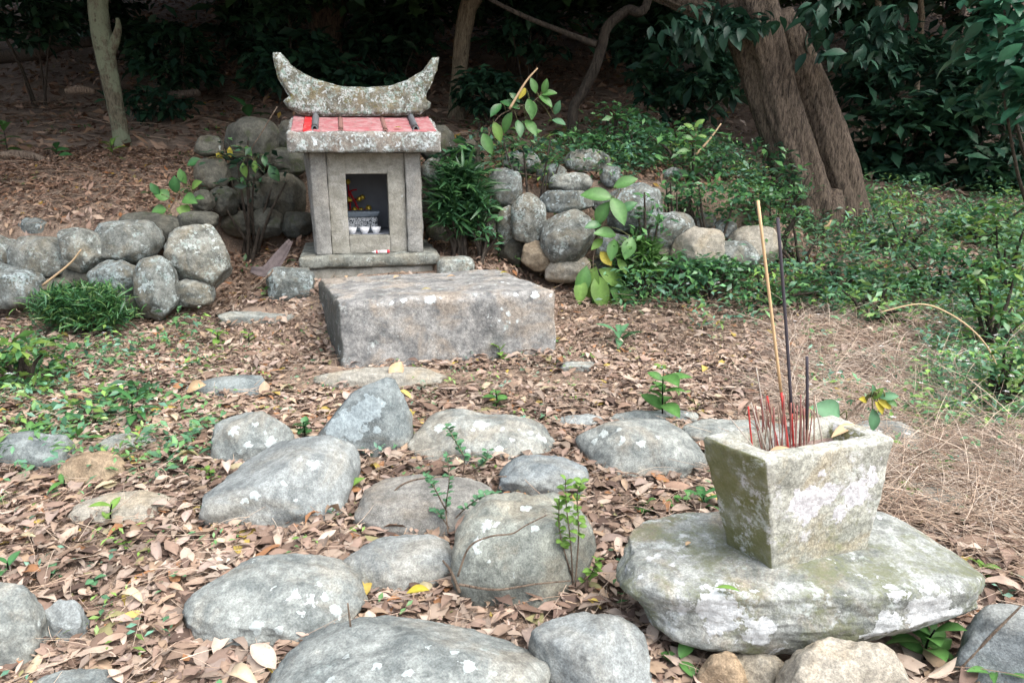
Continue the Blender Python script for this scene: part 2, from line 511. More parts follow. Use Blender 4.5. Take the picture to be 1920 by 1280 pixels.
def bark_mat(name, dark, light, moss=None, streak=(22, 22, 4.5)):
    m = Mat(name)
    v = m.stretch(m.pos, streak)
    a = m.noise(3.0, 9, .75, v, .5)
    c = m.mix(m.step(a, .36, .62), dark, light)
    c = m.mix(m.math('MULTIPLY', m.step(m.noise(2.0, 5, .6, m.stretch(m.pos, (24, 24, 3)), .9), .42, .34), .85), c, tuple(x * .5 for x in dark))
    if moss:
        c = m.mix(m.math('MULTIPLY', m.step(m.noise(7, 6, .7), .42, .56), .85), c, moss)
    m.bump(m.math('ADD', a, m.math('MULTIPLY', m.noise(60, 4), .3)), 1.0, .03)
    return m.done(c, .9)
M['bark'] = bark_mat('brown_bark', (.04, .03, .024), (.18, .14, .105))
M['bark_moss'] = bark_mat('mossy_bark', (.085, .075, .05), (.22, .2, .14), (.26, .30, .2))
M['bark_pale'] = bark_mat('pale_bark', (.13, .105, .075), (.30, .25, .17))
M['bark_dark'] = bark_mat('dark_bark', (.04, .033, .027), (.11, .09, .07))
M['twig'] = bark_mat('twig_bark', (.16, .115, .085), (.36, .28, .21))
def plain(name, col, rough=.6, var=.25, scale=40, metal=0.0):
    m = Mat(name)
    c = m.mix(m.noise(scale, 4, .6), tuple(x * (1 - var) for x in col), tuple(min(1, x * (1 + var)) for x in col))
    m.b.inputs['Metallic'].default_value = metal
    return m.done(c, rough)
# ---------------------------------------------------------------- terrain
YW_X = [-30, -3.5, -2.3, -2.1, -1.8, -.5, -.25, -.12, .5, 1.75, 30]
YW_Y = [4.2, 4.2, 4.3, 4.9, 5.15, 5.25, 4.98, 4.72, 4.70, 4.78, 4.8]
def terrain_base(x, y):
    x, y = np.asarray(x, float), np.asarray(y, float)
    lowm = np.interp(y, [-60, -3, 1, 3.5, 4.0, 5.2, 6.5, 9, 16, 25, 60, 200], [-1.5, -.05, 0, 0, .25, .42, .66, 1.35, 4.0, 8.3, 26, 60])
    lows = np.interp(y, [-60, -3, 1, 3.3, 4.35, 5.3, 6.5, 9, 16, 25, 60, 200], [-1.5, -.05, 0, 0, .10, .38, .66, 1.35, 4.0, 8.3, 26, 60])
    wm = sstep((x + 1.75) / .35) * sstep((.25 - x) / .45)
    lowc = lows + (lowm - lows) * wm
    up = np.interp(y, [-60, 3, 4.1, 5.2, 6.2, 9, 16, 25, 60, 200], [.3, .3, .46, .84, 1.02, 1.62, 4.1, 8.5, 26, 60])
    up = up + .10 * np.exp(-((x - .7) / .7) ** 2 - ((y - 4.95) / .35) ** 2)
    w = sstep((y - np.interp(x, YW_X, YW_Y)) / .16) * sstep((2.3 - x) / .8)
    return lowc + (up - lowc) * w
def T(x, y):
    x, y = np.atleast_1d(np.asarray(x, float)), np.atleast_1d(np.asarray(y, float))
    P = np.stack([x, y, np.zeros_like(x)], -1)
    far = np.clip((y - 5) / 6, 0, 1)
    return terrain_base(x, y) - .04 * np.exp(-((x + .3) / .8) ** 2 - ((y - 3.2) / .22) ** 2) + fbm(P * 1.3, 3) * (.018 + .10 * far) + fbm(P * 6, 2) * .008
def ground_hit(u, v):
    d = ray(u, v)
    t = np.arange(.6, 45, .01)
    P = np.array([0, 0, CAM_H]) + d * t[:, None]
    below = np.nonzero(P[:, 2] < T(P[:, 0], P[:, 1]))[0]
    return P[below[0]] if len(below) else P[-1]

def graded(lo, hi, fine_lo, fine_hi, fine, n_out):
    a = np.arange(fine_lo, fine_hi, fine)
    l = fine_lo - (np.linspace(0, 1, n_out + 1)[1:] ** 2.2) * (fine_lo - lo)
    r = fine_hi + (np.linspace(0, 1, n_out + 1) ** 2.2) * (hi - fine_hi)
    return np.concatenate([l[::-1], a, r])
gx = graded(-90, 90, -5, 5, .045, 40)
gy = graded(-60, 120, .6, 7, .04, 60)
GX, GY = np.meshgrid(gx, gy, indexing='ij')
gz = T(GX.ravel(), GY.ravel())
gi = np.arange(GX.size).reshape(GX.shape)
m = Mat('forest_soil')
soil = m.mix(m.step(m.noise(7, 6, .65), .35, .65), (.17, .125, .095), (.32, .245, .19))
soil = m.mix(m.step(m.noise(70, 4, .7), .5, .62), soil, (.36, .26, .19))
soil = m.mix(m.step(m.voro(95), .22, .12), soil, (.42, .31, .22))
m.bump(m.math('ADD', m.noise(45, 5, .7), m.noise(150, 3, .7)), .8, .02)
M['soil'] = m.done(soil, .95)
ground = mobj('ground', np.stack([GX.ravel(), GY.ravel(), gz], -1),
              np.stack([gi[:-1, :-1], gi[1:, :-1], gi[1:, 1:], gi[:-1, 1:]], -1).reshape(-1, 4), M['soil'])
tag(ground, 'bare soil of the terrace and the wooded hillside under the leaf litter', None, None, 'structure')

# ---------------------------------------------------------------- stones
def stone_shape(a, b, c, seed, n=24, p=2.5, rough=.07, facets=7, outline=None, hmin=.76, q=None):
    V, Q = cube_grid(n)
    g = np.random.default_rng(seed)
    w = np.tan(V * math.pi / 4)                       # even spacing on the sphere
    d = w / np.linalg.norm(w, axis=1)[:, None]
    q = q or p
    r = ((np.abs(d[:, :2]) ** p).sum(1) ** (q / p) + np.abs(d[:, 2]) ** q) ** (-1 / q)
    X = d * r[:, None]
    off = g.uniform(-50, 50, 3)
    X = X * (1 + rough * 1.5 * fbm(d * 1.1 + off, 2) + rough * .55 * fbm(d * 2.8 + off, 3))[:, None]
    for k in range(facets):                           # soft worn facets
        nn = g.normal(size=3); nn /= np.linalg.norm(nn)
        h = g.uniform(hmin, 1.0)
        e = np.maximum(0, X @ nn - h)
        X = X - np.outer(e * .82, nn)
    if outline is not None:
        # silhouette multipliers seen from the front and slightly above: (degrees, factor), 0 = right, 90 = up/back
        px, pz = X[:, 0], X[:, 2] * .75 + X[:, 1] * .5
        th = np.degrees(np.arctan2(pz, px)) % 360
        A = np.array(sorted(outline))
        aa = np.concatenate([A[:, 0] - 360, A[:, 0], A[:, 0] + 360]); ff = np.tile(A[:, 1], 3)
        s = np.arange(0, 360, 4)
        F = np.interp(s, aa, ff)
        F = (np.roll(F, 1) + F * 2 + np.roll(F, -1)) / 4
        f = np.interp(th, np.append(s, 360), np.append(F, F[0]))
        rho = np.clip(np.hypot(px, pz), 0, 1)
        X = X * (1 + (f - 1) * rho ** 1.5)[:, None]
    X = X * np.array([a, b, c])
    X = X + d * (.0035 * fbm(X * 22 + off, 3) + .0016 * fbm(X * 70 + off, 2))[:, None]
    return X, Q

def seen(u, v): return ground_hit(u, v)

FOOT = []          # footprints (x, y, a, b) used to keep small litter out of stones
def boulder(label, bbox, mat='boulder', k=.8, zc=.01, p=2.4, outline=None, seed=1, n=25, rough=.07, yaw=0, lich=None, name='boulder', group='rounded stones set in the ground', v_contact=None):
    u0, v0, u1, v1 = bbox
    uc = (u0 + u1) / 2
    f = ground_hit(uc, v_contact or v1)
    zg = f[2]
    a = (u1 - u0) / 2 * dep(f) / FPX
    for _ in range(4):
        b = k * a
        yc = f[1] + b * .92
        cpt = at(uc, (v0 + v1) / 2, yc)
        a = (u1 - u0) / 2 * dep(np.array([0, yc, zg])) / FPX
    m0 = slope(v0)
    while True:
        S = CAM_H - (zg + zc) - m0 * (f[1] + b * .92)
        c2 = S * S - (m0 * b) ** 2
        if (S > 0 and c2 > (.22 * a) ** 2) or b < .35 * a: break
        b *= .93
    c = math.sqrt(max(c2, (.22 * a) ** 2)) if S > 0 else .25 * a
    yc = f[1] + b * .92
    x = (uc - 960) / FPX * (yc * cP + (CAM_H - zg) * sP)
    V, Q = stone_shape(a, b, c, seed, n, p, rough, outline=outline)
    o = mobj(name, V, Q, M[mat])
    o.location = (x, yc, zg + zc)
    o.rotation_euler = (0, 0, yaw)
    if lich:                                           # lichen colonies where this stone carries them
        W = V + np.array(o.location); rel = W - np.array([0, 0, CAM_H])
        bl_ = []
        for lu, lv, lr in lich:
            d = ray(lu, lv); d = d / np.linalg.norm(d)
            off_ = np.linalg.norm(rel - np.outer(rel @ d, d), axis=1)
            near = np.nonzero(off_ < off_.min() + .012)[0]
            w_ = W[near[np.argmin((rel @ d)[near])]]
            bl_.append((*w_, lr * 1.15 * dep(w_) / FPX))
        o.data.materials[0] = stone_mat('lichened_stone', **(GREYB if mat == 'boulder' else dict(dark=(.175, .188, .188), light=(.31, .325, .32), tan=(.31, .26, .19)) if mat == 'boulder_plain' else dict(dark=(.145, .157, .145), light=(.275, .29, .262), tan=(.30, .24, .165))), lichen=.12, lichen2=.2, tan_amt=.35, black=.15, blobs=bl_)
    FOOT.append((x, yc, a, b, zg + zc + c))
    if label: tag(o, label, 'stone', group)
    return o

def wall_stone(parent, bbox, Y, mat='wall_stone', k=.85, p=2.5, seed=1, n=16, rough=.08, outline=None):
    u0, v0, u1, v1 = bbox
    cpt = at((u0 + u1) / 2, (v0 + v1) / 2, Y)
    a = (u1 - u0) / 2 * dep(cpt) / FPX
    h = (slope(v1) - slope(v0)) / 2 * Y
    b = k * min(a, h * 1.3)
    c = math.sqrt(max(h * h - (slope((v0 + v1) / 2) * b) ** 2, (.5 * h) ** 2))
    V, Q = stone_shape(a * 1.04, b, c * 1.04, seed, n, p, rough, outline=outline)
    o = mobj('stone', V, Q, M[mat], parent)
    o.location = cpt
    return o

B = [
 # label, bbox, kwargs
 ('egg-shaped speckled grey stone leftmost in the row nearest the altar block', (402, 772, 552, 872), dict(mat='boulder', lich=[(440, 797, 8), (518, 832, 13), (535, 852, 9), (460, 838, 7), (425, 815, 6), (500, 805, 5), (445, 855, 5), (475, 790, 4)], outline=[(20, .9), (330, 1.0), (150, 1.08)])),
 ('pointed wedge-shaped grey stone with white lichen on its sloping face', (592, 730, 772, 857), dict(mat='boulder', lich=[(650, 790, 26), (685, 768, 22), (660, 815, 14), (625, 812, 18), (702, 808, 7), (715, 765, 9), (640, 835, 10), (600, 830, 9)], p=2.9, outline=[(0, 1.02), (45, 1.14), (62, 1.25), (80, 1.02), (115, .86), (150, .95), (180, 1.08), (215, 1.0), (300, .95)], k=.7)),
 ('long low grey stone with a notched top below the altar block', (780, 775, 1042, 868), dict(mat='boulder', lich=[(905, 788, 12), (820, 795, 10), (940, 835, 7), (1020, 817, 11), (870, 845, 6), (960, 815, 5), (850, 790, 6), (890, 800, 4), (990, 838, 4), (1000, 806, 5)], p=2.7, k=.6, outline=[(20, .9), (0, 1.02), (60, .97), (88, .88), (110, 1.06), (150, 1.02)])),
 ('heart-shaped smooth grey stone with an indented left end, behind the incense pot', (1083, 793, 1320, 900), dict(mat='boulder', lich=[(1130, 806, 8), (1162, 818, 9), (1205, 825, 9), (1165, 798, 5), (1110, 822, 6), (1235, 812, 4)], k=.75, outline=[(0, 1.04), (30, .93), (80, 1.02), (150, 1.1), (182, .93), (200, .86), (230, 1.0)])),
 ('broad flat grey slab-like stone sloping to a point at its left', (405, 833, 657, 990), dict(mat='boulder_plain', lich=[(470, 925, 8), (525, 905, 6), (590, 868, 7), (455, 945, 6), (560, 930, 4)], p=3.0, k=.95, outline=[(0, 1.0), (35, 1.15), (60, 1.1), (100, .92), (150, .8), (180, .98), (205, 1.12), (235, 1.0), (330, 1.02)])),
 ('flat brownish grey stone sunk in leaves left of the small leafy vine', (668, 893, 924, 1002), dict(mat='boulder_brown', k=.7, p=2.7, outline=[(0, 1.02), (180, .98)])),
 ('low smooth grey dome-shaped stone between the notched and the big round stones', (935, 857, 1112, 940), dict(mat='boulder_plain', k=.7, outline=[(0, .98), (140, 1.05)])),
 ('big bulging round greenish grey stone ringed by dry twigs, left of the thick slab', (853, 935, 1112, 1130), dict(mat='boulder_olive', lich=[(905, 980, 10), (890, 1005, 9), (885, 1035, 8), (980, 945, 9), (925, 975, 5), (1005, 985, 8), (920, 1060, 4)], p=2.9, k=.8, outline=[(0, 1.0), (45, 1.02), (135, 1.0)])),
 ('plain grey hump-backed stone with a yellow leaf at its front edge', (625, 1004, 853, 1115), dict(mat='boulder_plain', p=2.6, k=.7, outline=[(30, 1.0), (60, 1.04), (150, .88), (0, 1.0)])),
 ('large domed grey stone with white lichen dots and leaves heaped at its foot', (352, 1042, 695, 1218), dict(mat='boulder', lich=[(592, 1116, 11), (560, 1103, 8), (478, 1168, 13), (640, 1137, 9), (600, 1082, 6), (545, 1112, 6), (520, 1185, 8), (565, 1140, 5), (618, 1112, 6), (440, 1150, 5), (505, 1090, 4)], k=.7, n=40, outline=[(20, .95), (60, 1.02), (150, .95)])),
 ('largest foreground stone, broad grey and mottled, cut by the bottom edge', (492, 1150, 1040, 1440), dict(mat='boulder', lich=[(882, 1232, 13), (852, 1212, 7), (760, 1252, 9), (700, 1235, 8), (930, 1250, 8), (650, 1215, 6), (810, 1195, 6), (620, 1262, 9)], k=.62, n=48, p=2.3, outline=[(25, .96), (90, 1.0), (155, .92)])),
 ('smooth pale grey stone with a notch on its left, beside the thick slab', (995, 1158, 1226, 1330), dict(mat='boulder_plain', p=2.7, k=.75, n=36, outline=[(30, .95), (120, 1.05), (150, 1.1), (172, .95)])),
 ('big grey stone cut off by the left edge near the bottom corner', (-120, 1080, 80, 1262), dict(mat='boulder', k=.7)),
 ('small pale stone half hidden by leaves beside the left-edge boulder', (84, 1126, 164, 1205), dict(mat='boulder_plain', k=.7)),
 ('orange-brown domed stone among leaves at the left', (118, 849, 240, 915), dict(mat='boulder_tan', k=.7)),
 ('wide flat grey stone at the left edge behind the orange-brown stone', (-30, 812, 147, 884), dict(mat='boulder', k=.6)),
 ('half-buried flat stone just behind the orange-brown stone', (184, 812, 288, 852), dict(mat='boulder', k=.7)),
 ('flat leaf-strewn stone in front of the orange-brown stone', (150, 922, 320, 988), dict(mat='boulder_buff', k=.7)),
 ('thin flat stone flush with the litter left of the altar block', (352, 705, 512, 746), dict(mat='boulder', k=.5, p=3)),
 ('flat paving stone at the foot of the altar block', (598, 693, 822, 731), dict(mat='boulder_buff', k=.42, p=3.2)),
 ('little flat stone right of the altar block foot', (1050, 678, 1134, 698), dict(mat='boulder', k=.5, p=3)),
 ('small thin stone showing between the notched and heart-shaped stones', (1044, 778, 1132, 806), dict(mat='boulder_plain', k=.6, p=2.8)),
 ('low flat stone behind the heart-shaped stone under the leafy seedling', (1150, 769, 1312, 803), dict(mat='boulder', k=.55, p=2.8)),
 ('flat grey stone just behind the left corner of the incense pot', (1278, 788, 1470, 838), dict(mat='boulder', k=.6, p=2.8)),
 ('flat stone showing past the right corner of the incense pot', (1560, 792, 1725, 850), dict(mat='boulder', k=.6, p=2.8)),
 ('dark stone sliver at the bottom edge near the left corner', (60, 1255, 225, 1330), dict(mat='boulder', k=.7)),
 ('small brown stone wedged under the left end of the thick slab', (1308, 1226, 1398, 1320), dict(mat='boulder_tan', k=.7)),
 ('small angular buff stone wedged under the middle of the thick slab', (1362, 1222, 1470, 1300), dict(mat='boulder_buff', k=.7, p=3.4)),
 ('large buff rounded stone supporting the thick slab at the bottom edge', (1455, 1205, 1710, 1400), dict(mat='boulder_buff', k=.6, n=36)),
 ('pale grey stone at the bottom right corner behind green leaves', (1795, 1135, 2050, 1330), dict(mat='boulder_plain', k=.6)),
 ('flat stone flush with the litter in front of the left stone wall', (415, 588, 556, 608), dict(mat='boulder', k=.5, p=3)),
 ('buried flat stone top in the hillside litter above the left wall', (38, 408, 96, 438), dict(mat='wall_stone', k=.6)),
 ('flat stone under dry grass right of the incense pot', (1640, 905, 1800, 960), dict(mat='boulder_buff', k=.6, p=2.8)),
]
for i, (lab, bb, kw) in enumerate(B):
    boulder(lab, bb, seed=100 + i, **kw)

# the two squared stones beside the shrine's foot
for lab, lo, hi, u, v, Y, sd in (('squared pale stone left of the shrine base', (-.125, -.1, -.12), (.125, .12, .075), 548, 526, 3.98, 3),
                                 ('squared lichened stone right of the shrine base', (-.11, -.1, -.1), (.11, .1, .07), 853, 502, 4.2, 8)):
    V, Q = rough_box(lo, hi, .02, .045, .014, 6, sd, amp2=.02)
    o = mobj('squared_stone', V, Q, M['wall_stone'])
    o.location = at(u, v, Y); o.rotation_euler = (0, 0, .2)
    tag(o, lab, 'stone')

# --- walls
left_wall = empty('dry_stone_wall', (-2.3, 4.1, .2))
tag(left_wall, 'low wall of rounded lichened stones left of the shrine', 'stone wall')
right_wall = empty('dry_stone_wall', (.7, 4.6, .3))
tag(right_wall, 'wall of big rounded stones under green weeds right of the shrine', 'stone wall')
back_wall = empty('dry_stone_wall', (-1.3, 5.2, .4))
tag(back_wall, 'shadowed curved stone wall behind the shrine', 'stone wall')
for w in (left_wall, right_wall, back_wall):
    w['group'] = 'dry stone walls round the shrine'; w['kind'] = 'thing'
def fill(parent, items, base_seed):
    for i, it in enumerate(items):
        bb, Y = it[0], it[1]
        kw = it[2] if len(it) > 2 else {}
        o = wall_stone(parent, bb, Y, seed=base_seed + i, **kw)
        o.location = [o.location[j] - parent.location[j] for j in range(3)]
fill(left_wall, [
 ((-60, 498, 77, 580), 3.95), ((26, 445, 127, 528), 4.1), ((114, 431, 195, 512), 4.05, dict(outline=[(150, 1.1), (200, .92)])),
 ((184, 411, 296, 494), 4.15), ((215, 400, 338, 468), 4.4, dict(mat='dark_stone')), ((319, 428, 432, 545), 4.1, dict(p=2.8, n=20, outline=[(75, 1.06), (30, .95)])),
 ((172, 488, 268, 566), 3.95), ((258, 484, 331, 600), 3.88, dict(p=2.8)), ((334, 396, 406, 436), 4.45, dict(mat='dark_stone')), ((60, 515, 180, 585), 4.05, dict(mat='dark_stone')),
 ((225, 545, 300, 610), 3.98, dict(mat='dark_stone')), ((-70, 440, 30, 510), 4.2), ((318, 525, 400, 575), 4.0), ((120, 500, 190, 570), 4.08, dict(mat='dark_stone'))], 300)
fill(right_wall, [
 ((917, 318, 978, 390), 4.75), ((958, 364, 1021, 460), 4.55, dict(outline=[(70, 1.08), (120, .92)])), ((930, 388, 970, 458), 4.62), ((1017, 356, 1113, 401), 4.6, dict(p=3.2)),
 ((1012, 394, 1112, 493), 4.5, dict(n=22)), ((978, 452, 1034, 508), 4.5, dict(mat='boulder_tan')), ((1018, 482, 1108, 530), 4.5, dict(mat='boulder_buff')),
 ((1110, 358, 1148, 400), 4.65), ((1138, 350, 1246, 441), 4.6, dict(n=22)), ((1120, 440, 1192, 500), 4.5), ((1204, 400, 1297, 474), 4.55),
 ((1260, 427, 1351, 492), 4.45, dict(mat='boulder_buff', outline=[(30, 1.1), (150, .9), (210, 1.08)])), ((1336, 453, 1420, 505), 4.45), ((1368, 424, 1464, 505), 4.6, dict(mat='boulder_buff', outline=[(150, 1.05), (20, .92)])),
 ((946, 284, 1012, 328), 5.0), ((1008, 308, 1064, 345), 4.9), ((1030, 325, 1110, 365), 4.8), ((1062, 279, 1142, 328), 5.0), ((1128, 312, 1166, 350), 4.85),
 ((1240, 315, 1284, 345), 5.0), ((1300, 400, 1342, 432), 4.7), ((1340, 412, 1378, 446), 4.65), ((935, 440, 985, 500), 4.65, dict(mat='dark_stone')), ((1185, 455, 1265, 520), 4.55, dict(mat='dark_stone')),
 ((1100, 480, 1180, 530), 4.55, dict(mat='dark_stone'))], 340)
fill(back_wall, [
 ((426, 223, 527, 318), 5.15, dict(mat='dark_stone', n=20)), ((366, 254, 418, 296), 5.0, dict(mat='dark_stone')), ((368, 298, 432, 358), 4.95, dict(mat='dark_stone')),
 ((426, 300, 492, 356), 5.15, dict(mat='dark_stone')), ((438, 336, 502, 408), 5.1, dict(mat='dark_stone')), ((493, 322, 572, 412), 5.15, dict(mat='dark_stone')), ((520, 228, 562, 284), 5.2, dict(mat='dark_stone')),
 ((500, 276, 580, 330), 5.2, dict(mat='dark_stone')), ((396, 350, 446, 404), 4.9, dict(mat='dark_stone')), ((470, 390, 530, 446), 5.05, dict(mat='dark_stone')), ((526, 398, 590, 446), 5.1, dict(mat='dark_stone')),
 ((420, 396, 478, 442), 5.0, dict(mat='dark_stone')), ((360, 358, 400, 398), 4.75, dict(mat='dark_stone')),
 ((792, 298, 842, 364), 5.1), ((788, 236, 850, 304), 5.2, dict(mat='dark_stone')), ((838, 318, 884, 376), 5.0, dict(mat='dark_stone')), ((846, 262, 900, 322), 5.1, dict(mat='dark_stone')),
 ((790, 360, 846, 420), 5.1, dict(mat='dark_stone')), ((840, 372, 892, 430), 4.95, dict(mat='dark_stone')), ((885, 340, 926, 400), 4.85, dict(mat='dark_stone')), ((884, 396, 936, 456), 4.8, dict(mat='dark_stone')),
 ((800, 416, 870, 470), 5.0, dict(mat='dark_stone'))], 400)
# ---------------------------------------------------------------- stone altar block
c = {}
def C3(u, v, Y): return at(u, v, Y)
bl = {(0, 0): (-.83, 3.26), (1, 0): (.236, 3.475), (0, 1): (-1.10, 3.90), (1, 1): (-.075, 4.13)}
tl = {(0, 0): (-.832, 3.275), (1, 0): (.232, 3.485), (0, 1): (-1.095, 3.90), (1, 1): (-.078, 4.13)}
for (i, j), p in bl.items(): c[(i, j, 0)] = (*p, -.06)
for (i, j), p in tl.items(): c[(i, j, 1)] = (*p, (.313, .330)[i] if j == 0 else (.318, .328)[i])
tri = trilin(c)
V, Q = rough_box((0, 0, 0), (1.06, .68, .38), .02, .022, .006, 6, 2.5, amp2=.006)
V = tri(V / np.array([1.06, .68, .38]))
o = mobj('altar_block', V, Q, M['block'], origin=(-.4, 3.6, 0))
tag(o, 'long rectangular weathered stone block lying in front of the shrine', 'stone block')

# ---------------------------------------------------------------- shrine
SH = (-1.252, 4.10, .331)
shrine = empty('stone_shrine', SH, R(13.2))
tag(shrine, 'small grey stone shrine with crescent ridge and open niche', 'shrine')
def sbox(name, lo, hi, mat, parent=shrine, cell=.022, r=.008, amp=.004, seed=0., warp=None, **k):
    V, Q = rough_box(lo, hi, cell, r, amp, 9, seed, warp, **k)
    return mobj(name, V, Q, M[mat], parent)
sbox('plinth', (.04, .03, -.2), (.79, .72, -.004), 'panel', seed=1, r=.012)
sbox('base_slab', (0, 0, 0), (.834, .74, .072), 'shrine_base', seed=2, r=.016, amp=.006)
sbox('pillar', (.098, .065, .073), (.19, .155, .668), 'shrine', seed=3, r=.008)
sbox('pillar', (.645, .065, .073), (.737, .155, .668), 'shrine', seed=4, r=.008)
def skew(V):
    V = V.copy(); k = (V[:, 1] - .15) / .55 * (.35 + .65 * (V[:, 2] / .668))
    V[:, 0] -= .05 * np.clip(k, 0, 1)
    return V
sbox('side_wall', (.085, .157, .073), (.165, .70, .667), 'shrine', seed=5, warp=skew)
sbox('side_wall', (.67, .157, .073), (.75, .70, .667), 'shrine', seed=6)
M['niche'] = plain('niche_plaster', (.26, .28, .32), .9, .2, 12)
sbox('back_wall', (.166, .60, .073), (.669, .70, .666), 'niche', seed=7)
# front panel with the niche opening: four butted stones faced as one mesh
Vs, Qs, off = [], [], 0
x0, x1, z0, z1 = .295, .540, .178, .545
for lo, hi, sd in (((.192, .095, .074), (x0, .185, .666), 1), ((x1, .095, .074), (.643, .185, .666), 2),
                   ((x0 + .0005, .0955, .074), (x1 - .0005, .1845, z0), 3), ((x0 + .0005, .0955, z1), (x1 - .0005, .1845, .666), 4)):
    V, Q = rough_box(lo, hi, .02, .003, .0015, 9, 0)
    Vs.append(V); Qs.append(Q + off); off += len(V)
mobj('front_panel', np.concatenate(Vs), np.concatenate(Qs), M['panel'], shrine)
sbox('niche_floor', (.168, .187, .074), (.667, .598, .176), 'niche', seed=8)
# roof slab: sloping up to the ridge line, down behind it
def roofwarp(V):
    V = V.copy()
    k = (V[:, 2] - .669) / .11
    t = V[:, 1]
    rise = np.where(t < .36, (t + .035) / .395, np.maximum(0, 1 - (t - .36) / .42)) * .10
    V[:, 2] += rise * np.clip(k, 0, 1) + rise * .0
    V[:, 0] += (V[:, 0] - .417) * .02
    return V
roof = sbox('roof_slab', (-.005, -.035, .669), (.845, .78, .779), 'eave', seed=9, r=.014, amp=.006, warp=roofwarp, cell=.02)
mR = Mat('faded_red_paint')
mR_c = mR.mix(mR.step(mR.noise(20, 6, .7), .40, .62), (.34, .115, .125), (.40, .235, .24))
mR_c = mR.mix(mR.step(mR.noise(34, 7, .75), .53, .66), mR_c, (.19, .14, .125))
M['red_paint'] = mR.done(mR_c, .85)
mR = Mat('fresh_red_paint')
M['red_fresh'] = mR.done(mR.mix(mR.step(mR.noise(30, 5, .7), .5, .65), (.55, .025, .03), (.5, .16, .15)), .7)
M['tile_grey'] = plain('grey_tile', (.13, .14, .15), .8)
M['tile_brown'] = plain('brown_tile', (.24, .13, .11), .85)
def roof_z(t): return .779 + (t + .035) / .395 * .10
def roof_strip(name, s0, s1, mat, lift=.006, t0=-.028, t1=.36, thick=.012, seed=0):
    def w(V):
        V = V.copy(); V[:, 2] += roof_z(V[:, 1]); return V
    V, Q = rough_box((s0, t0, -.012), (s1, t1, lift), .02, .004, .002, 12, seed)
    return mobj(name, w(V), Q, M[mat], roof)
roof_strip('tile_panel', .012, .075, 'red_paint', .0075, seed=1, t0=-.012)
roof_strip('tile_panel', .0765, .128, 'red_fresh', .0085, seed=2, t0=-.012)
roof_strip('tile_panel', .1295, .285, 'red_paint', .007, seed=3, t0=-.020)
roof_strip('tile_panel', .2865, .535, 'red_paint', .0078, seed=4, t0=-.012)
roof_strip('tile_panel', .5365, .690, 'red_paint', .007, seed=5, t0=-.016)
roof_strip('tile_panel', .6915, .828, 'red_paint', .0076, seed=6, t0=-.012)
def barrel(name, s, mat, w, t0, t1, h):
    a = np.linspace(0, math.pi, 9)
    V = []
    for t in np.linspace(t0, t1, 6):
        for aa in a: V.append((s + w * math.cos(aa), t, roof_z(t) + .006 + h * math.sin(aa)))
        for aa in a[::-1]: V.append((s + (w - .008) * math.cos(aa), t, roof_z(t) + .004 + (h - .008) * math.sin(aa)))
    i = np.arange(len(V)).reshape(6, 18)
    q = np.stack([i[:-1], np.roll(i[:-1], -1, 1), np.roll(i[1:], -1, 1), i[1:]], -1).reshape(-1, 4)
    e = [(i[k, j], i[k, j + 1], i[k, 16 - j], i[k, 17 - j]) for k in (0, 5) for j in range(8)]
    return mobj(name, np.array(V), np.concatenate([q, np.array(e)]), M[mat], roof)
barrel('ridge_tile', .142, 'tile_grey', .020, -.010, .33, .030)
barrel('ridge_tile', .712, 'tile_grey', .020, .0, .35, .030)
barrel('ridge_tile', .285, 'tile_brown', .014, -.02, .28, .014)
barrel('ridge_tile', .535, 'tile_brown', .014, -.02, .28, .014)
# crescent ridge stone
zp = np.array([(85, 102), (90, 160), (110, 230), (150, 300), (166, 322), (138, 346), (165, 382), (232, 418), (330, 420), (430, 420), (530, 420), (630, 418), (730, 416), (820, 412),
               (870, 378), (872, 352), (850, 335), (852, 305), (885, 250), (906, 190), (919, 126), (886, 127), (840, 190), (760, 240), (690, 262), (600, 275), (500, 277), (400, 268),
               (330, 245), (240, 210), (170, 160), (122, 102)], float)
zp = np.stack([480 + zp[:, 0] * .375, 60 + zp[:, 1] * .375], -1)
crz, srz = math.cos(R(13.2)), math.sin(R(13.2))
def to_shrine(p):
    d = np.asarray(p) - SH
    return np.array([d[0] * crz + d[1] * srz, -d[0] * srz + d[1] * crz, d[2]])
TR = .36
P2 = []
for u, v in zp:
    d = ray(u, v); a = to_shrine(np.array([0, 0, CAM_H])); b = to_shrine(np.array([0, 0, CAM_H]) + d)
    k = (TR - .065 - a[1]) / (b[1] - a[1])
    q = a + (b - a) * k
    P2.append((q[0], q[2]))
P2 = np.array(P2)
import bmesh
from mathutils import Vector
bm = bmesh.new()
fv = [bm.verts.new((x, TR - .065, z)) for x, z in P2]
f = bm.faces.new(fv)
ex = bmesh.ops.extrude_face_region(bm, geom=[f])
for v in ex['geom']:
    if isinstance(v, bmesh.types.BMVert): v.co.y += .13
bmesh.ops.recalc_face_normals(bm, faces=bm.faces)
bmesh.ops.bevel(bm, geom=[e for e in bm.edges if abs(e.verts[0].co.y - e.verts[1].co.y) < .01], offset=.010, segments=2, affect='EDGES')
bmesh.ops.triangulate(bm, faces=bm.faces)
for _ in range(4):
    long = [e for e in bm.edges if e.calc_length() > .03]
    if not long: break
    bmesh.ops.subdivide_edges(bm, edges=long, cuts=1)
    bmesh.ops.triangulate(bm, faces=bm.faces)
bm.normal_update()
vv = np.array([v.co for v in bm.verts]); nn = np.array([v.normal for v in bm.verts])
vv = vv + nn * (.006 * fbm(vv * 9 + 3, 3) + .0035 * fbm(vv * 34 + 7, 3))[:, None]
for v, p in zip(bm.verts, vv): v.co = p
me = bpy.data.meshes.new('ridge'); bm.to_mesh(me); bm.free()
for p in me.polygons: p.use_smooth = True
me.materials.append(M['ridge'])
link('ridge', me, shrine)

